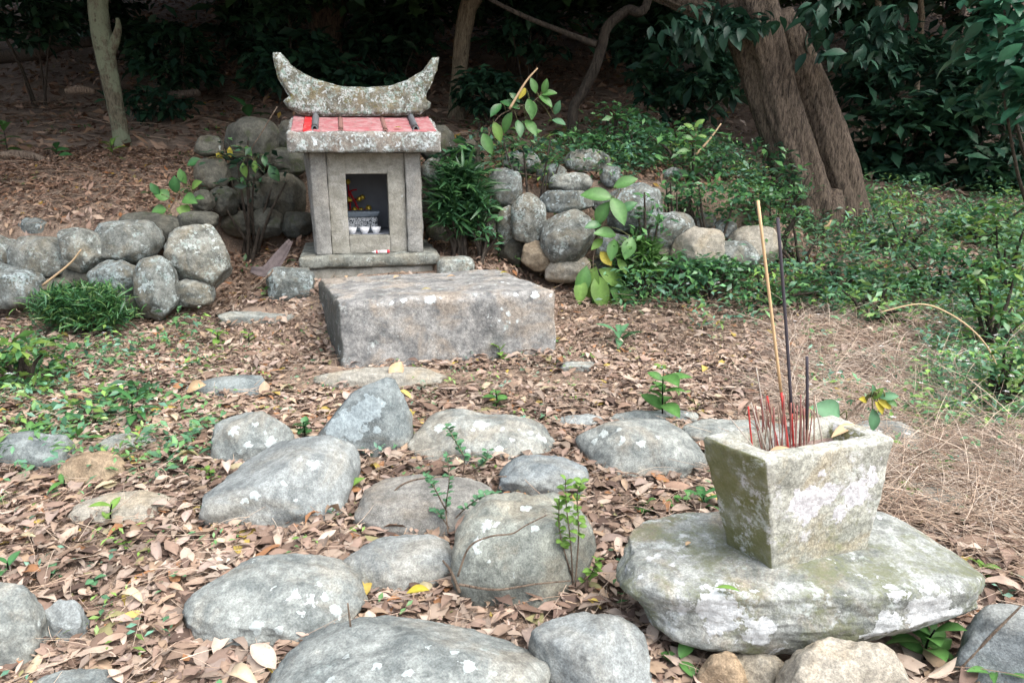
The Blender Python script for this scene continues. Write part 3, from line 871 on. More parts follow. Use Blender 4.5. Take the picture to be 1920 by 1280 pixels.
def from_shrine(p):
    return np.array([SH[0] + p[0] * crz - p[1] * srz, SH[1] + p[0] * srz + p[1] * crz, SH[2] + p[2]])
# ---- things in the niche (built in the shrine's frame, each a thing of its own)
def in_shrine(name, loc, label, cat, group=None):
    o = empty(name, from_shrine(loc), R(13.2))
    return tag(o, label, cat, group)
FLOOR = .1785
m = Mat('carved_blue_stone')
pat = m.step(m.noise(75, 2, .5, dist=2.0), .47, .50)
M['carved'] = m.done(m.mix(pat, (.045, .055, .065), (.55, .58, .6)), .6)
M['blue_stone'] = plain('blue_grey_stone', (.17, .21, .25), .6, .3, 60)
cen = in_shrine('incense_burner', (.385, .38, FLOOR), 'blue-grey carved stone burner inside the shrine niche', 'incense burner')
for nm, lo, hi, mt in (('body', (-.115, -.05, .022), (.095, .06, .092), 'carved'), ('rim', (-.135, -.07, .093), (.115, .08, .128), 'blue_stone'), ('foot', (-.105, -.045, 0), (.085, .055, .0215), 'blue_stone')):
    def fl(V, nm=nm):
        V = V.copy()
        if nm == 'rim':
            k = .86 + .14 * np.clip((V[:, 2] - .093) / .035, 0, 1); V[:, 0] *= k; V[:, 1] *= k
        return V
    V, Q = rough_box(lo, hi, .012, .005, .0008, 20, 1, fl)
    mobj(nm, V, Q, M[mt], cen)
M['china'] = plain('white_china', (.75, .77, .8), .25, .05)
cup_v, cup_q = lathe([(0, 0), (.016, 0), (.018, .004), (.026, .018), (.031, .040), (.0285, .040), (.024, .02), (.012, .008), (0, .008)], 22)
cup_me = mesh_data('cup', cup_v, cup_q, M['china'])
for i, s in enumerate((.315, .393, .463)):
    o = link('offering_cup', cup_me)
    o.location = from_shrine((s, .225, FLOOR)); o.rotation_euler = (0, 0, R(13.2))
    tag(o, ('white offering cup half hidden at the niche\'s left edge', 'middle one of the three white offering cups', 'white offering cup nearest the right of the niche')[i], 'cup', 'white cups in a row in the niche')
M['red_lacquer'] = plain('red_lacquer', (.42, .012, .02), .45)
M['gold'] = plain('gold_bell', (.80, .58, .10), .3, .15, 40, .7)
orn = in_shrine('branch_ornament', (.345, .50, FLOOR), 'red branched ornament hung with gold bells inside the niche', 'ornament')
def niche_pt(u, v, t):
    a = to_shrine(np.array([0, 0, CAM_H])); b = to_shrine(np.array([0, 0, CAM_H]) + ray(u, v))
    k = (t - a[1]) / (b[1] - a[1]); q = a + (b - a) * k
    return q - np.array([.345, .50, FLOOR])
def zz(x, y): return 620 + x * .15625, 300 + y * .15625     # from enlarged view to photo pixels
def branch(pts, r, t=.5, nm='branch'):
    P = [niche_pt(*zz(x, y), t) for x, y in pts]
    V, F = tube(smooth_path(P, 4), r, 8); mobj(nm, V, F, M['red_lacquer'], orn)
branch([(215, 370), (232, 520), (240, 700), (236, 860)], .006, nm='stem')
branch([(225, 380), (290, 500), (340, 620), (368, 720), (380, 860)], .0075, nm='stem')
branch([(225, 380), (270, 362), (315, 356)], .005)
branch([(190, 520), (240, 500), (300, 475), (345, 470)], .005)
branch([(195, 650), (260, 630), (330, 640)], .006)
branch([(330, 620), (390, 600), (440, 585)], .0035)
branch([(215, 370), (208, 310), (206, 270)], .004)
bell_v, bell_q = lathe([(0.0005, -.0185), (.008, -.0172), (.015, -.011), (.0175, -.0035), (.0178, -.0012), (.0155, 0), (.0178, .0012), (.0165, .007), (.0115, .0135), (.004, .0178), (.0005, .0185)], 14)
bell_me = mesh_data('bell', bell_v, bell_q, M['gold'])
for x, y, s in ((208, 262, .95), (213, 475, 1.0), (342, 470, .95), (382, 446, .95), (288, 600, 1.15), (366, 606, 1.1), (456, 578, 1.15), (203, 632, 1.15), (200, 680, .9), (236, 484, .7)):
    o = link('bell', bell_me, orn); o.location = niche_pt(*zz(x, y), .478); o.scale = (s,) * 3
    o.rotation_euler = (x % 7 * .1, y % 5 * .15, x)
# red and white tube on the ledge
tubeo = in_shrine('marker_tube', (.49, .052, .079), 'small red and white tube lying on the shrine\'s base ledge', 'tube')
M['white_plastic'] = plain('white_plastic', (.72, .7, .7), .4, .08)
M['red_plastic'] = plain('red_plastic', (.5, .03, .05), .4, .1)
def cyl_x(name, x0, x1, r0, r1, mat):
    V, F = tube(np.array([(x0, 0, .006), (x0 + (x1 - x0) * .5, 0, .006), (x1, 0, .006)]), np.array([r0, (r0 + r1) / 2, r1]), 12)
    mobj(name, V, F, M[mat], tubeo)
cyl_x('nozzle', -.066, -.0505, .002, .006, 'white_plastic')
cyl_x('collar', -.050, -.042, .0095, .0095, 'white_plastic')
cyl_x('band', -.0417, -.0325, .010, .010, 'red_plastic')
cyl_x('body', -.0322, .024, .0098, .0098, 'white_plastic')
cyl_x('end_cap', .0243, .040, .010, .010, 'red_plastic')
for k in range(5):
    V, F = rough_box((-.024 + k * .009, -.0108, .008), (-.019 + k * .009, -.0096, .0135), .01, .0003, 0)
    mobj('print_mark', V, F, M['red_plastic'], tubeo)
tubeo.rotation_euler = (0, 0, R(15))

# ---------------------------------------------------------------- thick slab and incense pot
V, Q = stone_shape(.366, .172, .090, 77, 64, 3.0, .03, 3,
                   outline=[(0, 1.03), (25, 1.0), (60, 1.0), (120, 1.0), (155, .97), (178, 1.05), (198, .95), (212, .93), (235, 1.0), (300, 1.0), (335, .98)], hmin=.95, q=5.0)
V[:, 2] = np.where(V[:, 2] > 0, np.minimum(V[:, 2], .062 + .25 * (V[:, 2] - .062)), V[:, 2])
V[:, 2] += .004 * fbm(V * 9, 3)
slab = mobj('stone_slab', V, Q, M['slab'])
SLAB = (.606, 1.318, .128)
slab.location = SLAB
slab.rotation_euler = (0, 0, R(2))
tag(slab, 'thick uneven lichened slab carrying the incense pot', 'stone slab')
ZS = .198
c = {}
rim = {(0, 0): (.467, 1.186), (1, 0): (.768, 1.298), (0, 1): (.378, 1.306), (1, 1): (.694, 1.430)}
bot = {(0, 0): (.520, 1.232), (1, 0): (.752, 1.312), (0, 1): (.462, 1.335), (1, 1): (.700, 1.410)}
for k, p in bot.items(): c[(*k, 0)] = (*p, ZS - .012)
for k, p in rim.items(): c[(*k, 1)] = (*p, .452)
tri = trilin(c)
L3 = np.array([.30, .145, .255])
V, Q = rough_box((0, 0, 0), tuple(L3), .0048, .007, .0032, 16, 4.4, amp2=.004)
W = V / L3
ix = sstep((.5 - np.abs(W[:, 0] - .5) - .125) / .02); iy = sstep((.5 - np.abs(W[:, 1] - .5) - .225) / .035)
top = W[:, 2] > .93
V[:, 2] = np.where(top, V[:, 2] - .044 * ix * iy, V[:, 2])
V = tri(V / L3)
pot = empty('incense_pot', (.62, 1.3, ZS))
tag(pot, 'square tapered stone incense pot with white lichen blotches', 'incense pot')
o = mobj('bowl', V - np.array(pot.location), Q, M['pot'], pot)
M['ash'] = plain('ash_and_grit', (.20, .15, .13), .95, .5, 120)
V, Q = rough_box((.1, .16, .74), (.9, .84, .87), .02, .01, .03, 7, 2)
V = tri(V); mobj('ash_bed', V - np.array(pot.location), Q, M['ash'], pot)

def stick(u0, v0, u1, v1, w, Y0, segs, label, group=None, Y1=None, name='incense_stick'):
    """incense stick from its foot (u0,v0) to its tip (u1,v1); segs = [(from, to, material, thickness factor)]"""
    a, b = at(u0, v0, Y0), at(u1, v1, Y1 or Y0)
    a = a - (b - a) * (.03 / max(np.linalg.norm(b - a), .05))
    root = empty(name, a)
    r = w * .40 * dep(a) / FPX
    bow = np.array([random.uniform(-1, 1), random.uniform(-1, 1), 0]) * .006 * np.linalg.norm(b - a)
    for nm, s0, s1, mt, k in segs:
        t = np.linspace(s0, s1, 7)
        P = [(b - a) * x + bow * math.sin(math.pi * x) for x in t]
        V, F = tube(np.array(P), r * k, 8)
        mobj(nm, V, F, M[mt], root)
    tag(root, label, 'incense stick', group)
M['bamboo'] = plain('bamboo', (.52, .36, .20), .6, .15)
M['incense_dark'] = plain('unburnt_incense', (.055, .05, .06), .9, .25)
M['stick_red'] = plain('red_dyed_bamboo', (.42, .045, .04), .7, .35, 90)
M['stick_maroon'] = plain('faded_red_bamboo', (.26, .11, .095), .8, .4, 90)
M['stick_brown'] = plain('weathered_bamboo', (.27, .19, .14), .85, .3)
M['stick_grey'] = plain('bleached_bamboo', (.42, .37, .32), .85, .2)
def pz(x, y): return 1340 + x * .1979, 660 + y * .1979
stick(*pz(690, 860), 1421, 376, 7, 1.31, [('coloured_end', 0, .27, 'stick_red', .9), ('bamboo_core', .27, 1, 'bamboo', 1)], 'tallest pale bamboo incense stick leaning left, red at its foot', Y1=1.33)
stick(*pz(745, 870), 1458, 408, 7.5, 1.33, [('coloured_end', 0, .2, 'stick_red', .7), ('incense_coating', .2, 1, 'incense_dark', 1)], 'tall unburnt dark grey incense stick beside the tallest pale one', Y1=1.35)
stick(*pz(880, 860), 1513, 668, 7, 1.34, [('coloured_end', 0, .28, 'stick_maroon', .7), ('incense_coating', .28, 1, 'incense_dark', 1)], 'shorter dark grey incense stick standing right of the tall pair')
one = lambda mt: [('stem', 0, 1, mt, 1)]
stick(*pz(355, 870), *pz(318, 515), 4, 1.29, one('stick_red'), 'bright red incense stub standing alone at the left of the pot')
stick(*pz(590, 830), *pz(497, 415), 4.2, 1.30, one('stick_red'), 'bright red incense stick leaning left in the middle of the pot')
stick(*pz(480, 890), *pz(345, 480), 3, 1.29, one('stick_grey'), 'bleached grey incense stick leaning left among the stubs')
stick(*pz(505, 780), *pz(395, 150), 3, 1.31, one('stick_grey'), 'tall thin bleached incense stick leaning left behind the red ones')
stick(*pz(1010, 780), *pz(945, 420), 3.2, 1.35, one('stick_grey'), 'bleached incense stick leaning left at the right end of the bunch')
stick(*pz(942, 850), *pz(945, 410), 3, 1.33, one('stick_brown'), 'upright tan incense stick at the right end of the bunch')
stick(*pz(360, 885), *pz(140, 615), 2.6, 1.28, one('stick_grey'), 'thin bleached stick slanting over the left rim of the pot')
stick(*pz(330, 650), *pz(65, 400), 2.4, 1.34, one('stick_brown'), 'thin brown stick slanting far out over the left back rim')
gm, gb = 'burnt-down faded red incense stubs in the pot', 'burnt-down brown incense stubs in the pot'
for i in range(36):
    x = 405 + i * 14 + random.uniform(-12, 12)
    y0 = 850 - abs(x - 650) * .08 + random.uniform(-35, 35)
    y1 = random.uniform(400, 640)
    lean = random.uniform(-70, 25)
    red = i % 3 != 0
    stick(*pz(x, y0), *pz(x + lean, y1), random.uniform(2.6, 3.4), random.uniform(1.285, 1.36), one('stick_maroon' if red else 'stick_brown'),
          'burnt-down faded red incense stub in the crowded bunch' if red else 'burnt-down dull brown incense stub in the crowded bunch', gm if red else gb)
# ---------------------------------------------------------------- trees
def trunk_mesh(path, sides=28, flute=.12, bark=.03, seed=0., lobes=3):
    P = smooth_path(path, 16 if sides > 30 else 9)
    V, F = tube(P[:, :3], P[:, 3], sides)
    n = len(P) * sides
    cen = np.repeat(P[:, :3], sides, 0)
    d = V[:n] - cen
    rr = np.linalg.norm(d, axis=1)[:, None]
    ang = np.tile(np.linspace(0, 2 * math.pi, sides, endpoint=False), len(P))
    s = np.repeat(np.arange(len(P)) / len(P), sides)
    f = 1 + flute * np.sin(lobes * ang + 2.2 * s + seed) + flute * .5 * np.sin((lobes + 4) * ang - 3 * s + seed * 2)
    q = np.stack([np.cos(ang) * 2.2, np.sin(ang) * 2.2, cen[:, 2] * 1.7], -1) + seed
    f = f + bark * 2 * fbm(q * 1.6, 4, .6)
    q2 = np.stack([np.cos(ang) * 5.5, np.sin(ang) * 5.5, cen[:, 2] * 2.4], -1) + seed
    f = f - bark * 1.6 * (1 - np.abs(fbm(q2, 3, .55))) ** 3
    V[:n] = cen + d * f[:, None]
    return V, F

def crown_points(g, n, rx, ry, rz, clumps=60, spread=.34):
    c = g.normal(size=(clumps, 3)); c /= np.linalg.norm(c, axis=1)[:, None]
    c *= (g.uniform(.25, 1, clumps) ** .5)[:, None]
    i = g.integers(0, clumps, n)
    p = c[i] + g.normal(size=(n, 3)) * spread * np.array([.6, .6, .35])
    return p * np.array([rx, ry, rz])
TPL_BIG = leaf_template(.42, 2, .1, .12)
def crown_data(name, seed, n, size, cols, rx=1, ry=1, rz=1, clumps=60):
    g = np.random.default_rng(seed)
    P = crown_points(g, n, rx, ry, rz, clumps)
    s = Soup()
    k = g.integers(0, len(cols), n)
    C = np.array(cols)[k] * g.uniform(.6, 1.3, n)[:, None]
    scatter(s, TPL_BIG, P, rot(g.uniform(0, 6.28, n), g.normal(-.35, .4, n), g.normal(0, .5, n)), size * g.uniform(.6, 1.3, n), C)
    return mesh_data(name, np.concatenate(s.V), np.concatenate(s.Q), M['canopy'], np.concatenate(s.C))
GREEN_D = [(.030, .075, .030), (.040, .095, .035), (.025, .065, .035)]
CROWNS = [crown_data('crown', 11 + i, 10000, .30, GREEN_D, 3.3, 3.3, 1.2, 95) for i in range(2)]

def tree(label, path_px, Y, mat, crown_at, crown_scale=1.0, sides=20, flute=.08, seed=0., limbs=(), dz=.12, lobes=3, name='tree', crowns=1):
    """path_px: (u, v, width px) from the foot up, at distance Y (Y + extra per point allowed as a 4th value)"""
    pts = []
    for q in path_px:
        y = Y + (q[3] if len(q) > 3 else 0)
        p = at(q[0], q[1], y)
        pts.append((*p, q[2] / 2 * dep(p) / FPX))
    foot = np.array(pts[0][:3])
    zg = T(foot[0], foot[1])[0]
    pts.insert(0, (foot[0], foot[1], min(zg - dz, foot[2] - .05), pts[0][3] * 1.25))
    cx, cy, cz = crown_at
    last = np.array(pts[-1][:3]); r = pts[-1][3]
    end = np.array([cx, cy, cz])
    pts.append((*(last * .5 + end * .5 + np.array([0, 0, .15])), r * .72))
    pts.append((*end, r * .4))
    root = empty(name, (foot[0], foot[1], zg))
    o0 = np.array(root.location)
    P = np.array(pts); P[:, :3] -= o0
    V, F = trunk_mesh(P, sides, flute, .03, seed, lobes)
    mobj('trunk', V, F, M[mat], root)
    for lp in limbs:
        q = []
        for u, v, w, y in lp:
            p = at(u, v, y); q.append((*(p - o0), w / 2 * dep(p) / FPX))
        V, F = trunk_mesh(np.array(q), 14 if sides < 40 else 64, .06, .03, seed + 1)
        mobj('limb', V, F, M[mat], root)
    for k in range(4):                              # limbs into the crown
        a = k * 1.6 + seed
        e = end - o0 + np.array([math.cos(a) * 1.6, math.sin(a) * 1.6, .5]) * crown_scale
        s0 = P[-2, :3]
        V, F = trunk_mesh(np.array([(*s0, r * .45), (*(s0 * .4 + e * .6 + [0, 0, .25]), r * .3), (*e, r * .1)]), 10, .05, .02, seed)
        mobj('limb', V, F, M[mat], root)
    c = link('crown', CROWNS[int(seed * 7) % 2], root)
    c.location = end - o0 + np.array([0, 0, .35]); c.scale = (crown_scale,) * 3; c.rotation_euler = (0, 0, seed)
    if cy > 6.8:                                     # second crown, added lower on the inner trees to darken the wood
        c = link('crown', CROWNS[int(seed * 5 + 1) % 2], root)
        c.location = end - o0 + np.array([.5, .9, -.9]); c.scale = (crown_scale * .85, crown_scale * .85, crown_scale * .6); c.rotation_euler = (0, 0, seed + 2)
    tag(root, label, 'tree', 'trees on the slope behind the shrine')
    return root

# the big leaning tree: two stems grown together, one limb leaving to the left
tree('massive leaning brown trunk with a forked base, right of the stone wall',
     [(1527, 440, 92), (1520, 395, 84), (1488, 300, 84), (1452, 190, 84), (1428, 110, 88), (1410, 40, 96), (1395, -60, 92)], 5.5, 'bark', (2.1, 7.0, 4.2), .75, 84, .10, 1.3,
     limbs=[[(1430, 60, 70, 5.55), (1370, 32, 50, 5.6), (1290, 4, 42, 5.7), (1190, -40, 36, 5.8), (1080, -100, 28, 5.9)],
            [(1602, 446, 86, 5.62), (1592, 400, 70, 5.62), (1564, 300, 74, 5.62), (1530, 200, 70, 5.6), (1492, 110, 66, 5.56), (1455, 30, 60, 5.5)],
            [(1545, 452, 40, 5.40), (1560, 400, 44, 5.42), (1562, 360, 30, 5.5)]], lobes=2)
tree('slim mossy pale trunk standing on the slope at the left', [(233, 285, 34), (222, 225, 29), (207, 150, 32), (196, 90, 36), (186, 20, 34), (180, -60, 34)], 6.3, 'bark_moss', (-3.6, 6.3, 3.7), 1.0, 20, .06, 2.1,
     limbs=[[(206, 100, 20, 6.3), (216, 76, 17, 6.28), (222, 52, 11, 6.25), (220, 35, 6, 6.2)]])
tree('thick dark trunk rising straight behind the shrine ridge', [(618, 140, 84), (614, 90, 66), (616, 40, 62), (628, -20, 66), (632, -80, 60)], 9.0, 'bark', (-1.8, 8.0, 4.7), 1.1, 26, .12, 3.7)
tree('slender beige trunk right of the shrine ridge', [(858, 200, 34), (862, 140, 30), (867, 80, 30), (877, 20, 32), (888, -50, 32)], 7.8, 'bark_pale', (-1.5, 6.9, 4.2), 1.0, 18, .1, 4.4)
tree('crooked thin tree curving right above the weedy wall', [(1075, 208, 20), (1092, 175, 20), (1115, 130, 21), (1128, 90, 20), (1140, 50, 19), (1175, 20, 18), (1215, 0, 16)], 6.6, 'bark_dark', (1.7, 8.2, 4.4), 1.0, 14, .06, 5.2,
     limbs=[[(1118, 84, 14, 6.6), (1050, 58, 10, 6.6), (985, 32, 9, 6.6), (930, 5, 8, 6.6), (880, -25, 7, 6.6)]])
tree('dark trunk half lost in shade between the mossy trunk and the shrine', [(430, 120, 40), (428, 70, 34), (420, 10, 34), (415, -50, 32)], 11.5, 'bark_dark', (-4.6, 11.8, 6.0), 1.2, 16, .08, 6.3)
tree('dark upright trunk deep in the wood left of the mossy trunk', [(70, 110, 40), (66, 60, 34), (60, 0, 34), (58, -50, 30)], 11.0, 'bark_dark', (-7.4, 11.4, 5.8), 1.2, 16, .08, 7.1)
tree('thin dark trunk deep in the wood right of the beige trunk', [(1010, 90, 22), (1006, 50, 18), (1004, 0, 18), (1000, -50, 17)], 12.5, 'bark_dark', (.4, 12.6, 6.6), 1.2, 12, .08, 8.8)
tree('thin pale bare stem right of the massive leaning trunk', [(1640, 215, 14), (1638, 150, 11), (1642, 80, 12), (1646, 20, 11), (1650, -50, 10)], 7.6, 'bark_pale', (4.3, 8.9, 5.0), .9, 10, .05, 9.2)
tree('second thin pale stem farther right in the dark thicket', [(1716, 190, 12), (1722, 110, 10), (1728, 40, 10), (1736, -40, 10)], 8.4, 'bark_pale', (6.0, 9.6, 5.0), 1.0, 10, .05, 10.4)
tree('grey-brown trunk in the shade between the beige and crooked trees', [(960, 150, 20), (956, 90, 17), (962, 30, 17), (966, -40, 16)], 10.2, 'bark_dark', (-.9, 10.6, 5.6), 1.1, 12, .08, 11.5)
tree('dark stem deep in the thicket at the far right', [(1850, 200, 24), (1840, 120, 20), (1846, 30, 20), (1850, -50, 18)], 9.0, 'bark_dark', (7.4, 9.4, 5.4), 1.15, 12, .08, 12.7)
# unseen trees added beyond the frame for their shade, and more trees uphill
for lab, x, y, s, k in (('unseen tree added beyond the left edge to shade the slope', -7.2, 7.0, 1.0, 1.2), ('unseen tree added beyond the right edge to shade the slope', 7.4, 8.2, 1.0, 2.9), ('unseen shade tree added beyond the left edge beside the low stone wall', -5.9, 5.7, .95, 8.3),
                     ('tree high on the slope hidden behind the thick dark trunk', -4.2, 15.0, 1.35, 3.3), ('tree high on the slope behind the crooked tree', 2.6, 14.8, 1.35, 4.1),
                     ('tree high on the slope at the right', 8.4, 14.5, 1.35, 5.6), ('tree high on the slope at the left', -10.5, 14.0, 1.35, 6.1)):
    z = T(x, y)[0]
    root = empty('tree', (x, y, z))
    V, F = trunk_mesh(np.array([(0, 0, -.2, .2), (.05, 0, 1.2, .15), (-.05, .1, 2.8, .13), (.1, 0, 4.2, .06)]), 12, .08, .03, k)
    mobj('trunk', V, F, M['bark_dark'], root)
    c_ = link('crown', CROWNS[int(k) % 2], root); c_.location = (0, 0, 3.9 * s); c_.scale = (s, s, s); c_.rotation_euler = (0, 0, k)
    tag(root, lab, 'tree', 'trees on the slope behind the shrine')

# fallen wood
def log(label, pts, mat='bark_dark', name='fallen_log', cat='log', sides=12, group=None):
    q = [(*at(u, v, y), w / 2 * dep(at(u, v, y)) / FPX) for u, v, w, y in pts]
    o0 = np.array(q[0][:3]); q = np.array(q); q[:, :3] -= o0
    V, F = trunk_mesh(q, sides, .06, .04, pts[0][0] * .01)
    o = mobj(name, V, F, M[mat], origin=None); o.location = o0
    return tag(o, label, cat, group)
log('dark bent fallen log lying across the slope at the top left', [(-60, 112, 24, 9.6), (20, 104, 26, 9.5), (70, 100, 22, 9.4), (120, 84, 20, 9.4), (178, 78, 18, 9.3)])
log('short grey log lying right of the mossy trunk', [(226, 190, 11, 7.5), (280, 185, 15, 7.4), (330, 180, 16, 7.4), (372, 174, 13, 7.3)], 'bark')
log('pale worn root showing in the litter at the left edge', [(-40, 300, 14, 5.7), (20, 290, 18, 5.75), (60, 292, 16, 5.7), (95, 304, 8, 5.65)], 'twig', 'root', 'root')
log('pink-brown broken wood piece left of the mossy trunk', [(124, 172, 10, 7.4), (150, 168, 16, 7.4), (178, 172, 10, 7.4)], 'twig', 'wood_piece', 'wood')

# ---------------------------------------------------------------- shrubs with many leaves (stem + foliage)
LEAF_S = leaf_template(.46, 2, .12, .12, .42)
LEAF_M = leaf_template(.46, 4, .12, .18, .42)
LEAF_L = leaf_template(.30, 4, .14, .2, .5)
def shrub(label, cx, cy, cz, rx, ry, rz, n, size, cols, seed, name='shrub', cat='shrub', tpl=LEAF_S, group='dark shrubs under the trees', clumps=26, stems=5, droop=-.35, mat='canopy', base=(0, 0, 0)):
    g = np.random.default_rng(seed)
    zg = T(cx, cy)[0]
    root = empty(name, (cx, cy, zg))
    P = crown_points(g, n, rx, ry, rz, clumps, .3) + np.array([0, 0, cz - zg])
    P[:, 2] = np.maximum(P[:, 2], .03)
    s = Soup()
    C = np.array(cols)[g.integers(0, len(cols), n)] * g.uniform(.65, 1.35, n)[:, None]
    scatter(s, tpl, P, rot(g.uniform(0, 6.28, n), g.normal(droop, .4, n), g.normal(0, .5, n)), size * g.uniform(.6, 1.3, n), C)
    s.build('foliage', M[mat], root)
    s = Soup()
    for k in range(stems):
        e = P[g.integers(0, n)]
        q = np.array([(base[0] + g.normal() * .05, base[1] + g.normal() * .05, -.05), e * .5 + np.array(base) * .3 + [0, 0, .1 * rz], e])
        V, F = tube(smooth_path(q, 4), np.linspace(.012, .004, 9) * (1 + rz), 6, False)
        s.add(V, F[0], (.1, .08, .06))
    if stems: s.build('stem', M['bark_dark'], root)
    tag(root, label, cat, group)
    return root
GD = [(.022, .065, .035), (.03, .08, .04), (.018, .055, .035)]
GM = [(.07, .19, .07), (.095, .23, .075), (.065, .17, .09)]
GY = [(.13, .24, .05), (.17, .27, .06), (.09, .2, .05)]
def at_px(u, v, Y): return at(u, v, Y)
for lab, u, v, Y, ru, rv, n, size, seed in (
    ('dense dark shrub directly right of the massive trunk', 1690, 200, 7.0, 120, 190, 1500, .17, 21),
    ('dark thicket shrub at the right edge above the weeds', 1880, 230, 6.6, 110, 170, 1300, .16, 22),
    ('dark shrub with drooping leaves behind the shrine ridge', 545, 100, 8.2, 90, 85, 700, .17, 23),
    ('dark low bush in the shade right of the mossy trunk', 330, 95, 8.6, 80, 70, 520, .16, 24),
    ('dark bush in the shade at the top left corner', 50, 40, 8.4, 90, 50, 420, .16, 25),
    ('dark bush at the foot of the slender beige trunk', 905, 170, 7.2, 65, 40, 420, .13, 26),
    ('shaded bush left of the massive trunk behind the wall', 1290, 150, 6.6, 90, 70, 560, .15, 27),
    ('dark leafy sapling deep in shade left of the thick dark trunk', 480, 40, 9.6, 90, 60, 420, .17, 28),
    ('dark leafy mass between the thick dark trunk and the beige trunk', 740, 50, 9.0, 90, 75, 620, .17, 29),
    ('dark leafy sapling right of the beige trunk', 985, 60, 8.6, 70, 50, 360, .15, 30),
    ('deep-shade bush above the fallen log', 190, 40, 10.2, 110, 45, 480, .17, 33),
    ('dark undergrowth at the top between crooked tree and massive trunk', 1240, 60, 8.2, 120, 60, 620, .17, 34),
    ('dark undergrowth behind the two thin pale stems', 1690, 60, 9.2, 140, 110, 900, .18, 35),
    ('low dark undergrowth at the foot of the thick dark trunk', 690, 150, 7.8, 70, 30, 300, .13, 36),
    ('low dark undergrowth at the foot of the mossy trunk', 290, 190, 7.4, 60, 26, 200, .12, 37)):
    p = at(u, v, Y); k = dep(p) / FPX
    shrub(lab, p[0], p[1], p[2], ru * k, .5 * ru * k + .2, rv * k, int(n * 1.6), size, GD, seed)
p = at(1880, 70, 3.9)
k = dep(p) / FPX
shrub('glossy evergreen shrub hanging in from the top right corner', p[0] + .12, p[1], p[2], 85 * k, .28, 150 * k, 520, .115, [(.035, .12, .075), (.045, .15, .085), (.03, .1, .06)], 31, tpl=LEAF_M, clumps=22, mat='weed', group='shrubs beside the weeds', base=(1.1, .6, 0))
p = at(1585, 45, 5.2); k = dep(p) / FPX
shrub('dark leafy spray hanging before the top of the massive trunk', p[0], p[1], p[2], 95 * k, .3, 70 * k, 190, .13, [(.014, .045, .03), (.02, .06, .036)], 32, tpl=LEAF_M, clumps=16, droop=-.8, stems=0)

p = at(1330, 50, 5.2); k = dep(p) / FPX
shrub('dark leafy spray hanging below the limb left of the massive trunk', p[0], p[1], p[2], 115 * k, .3, 50 * k, 230, .12, [(.014, .045, .03), (.02, .06, .036)], 38, tpl=LEAF_M, clumps=14, droop=-.7, stems=0)
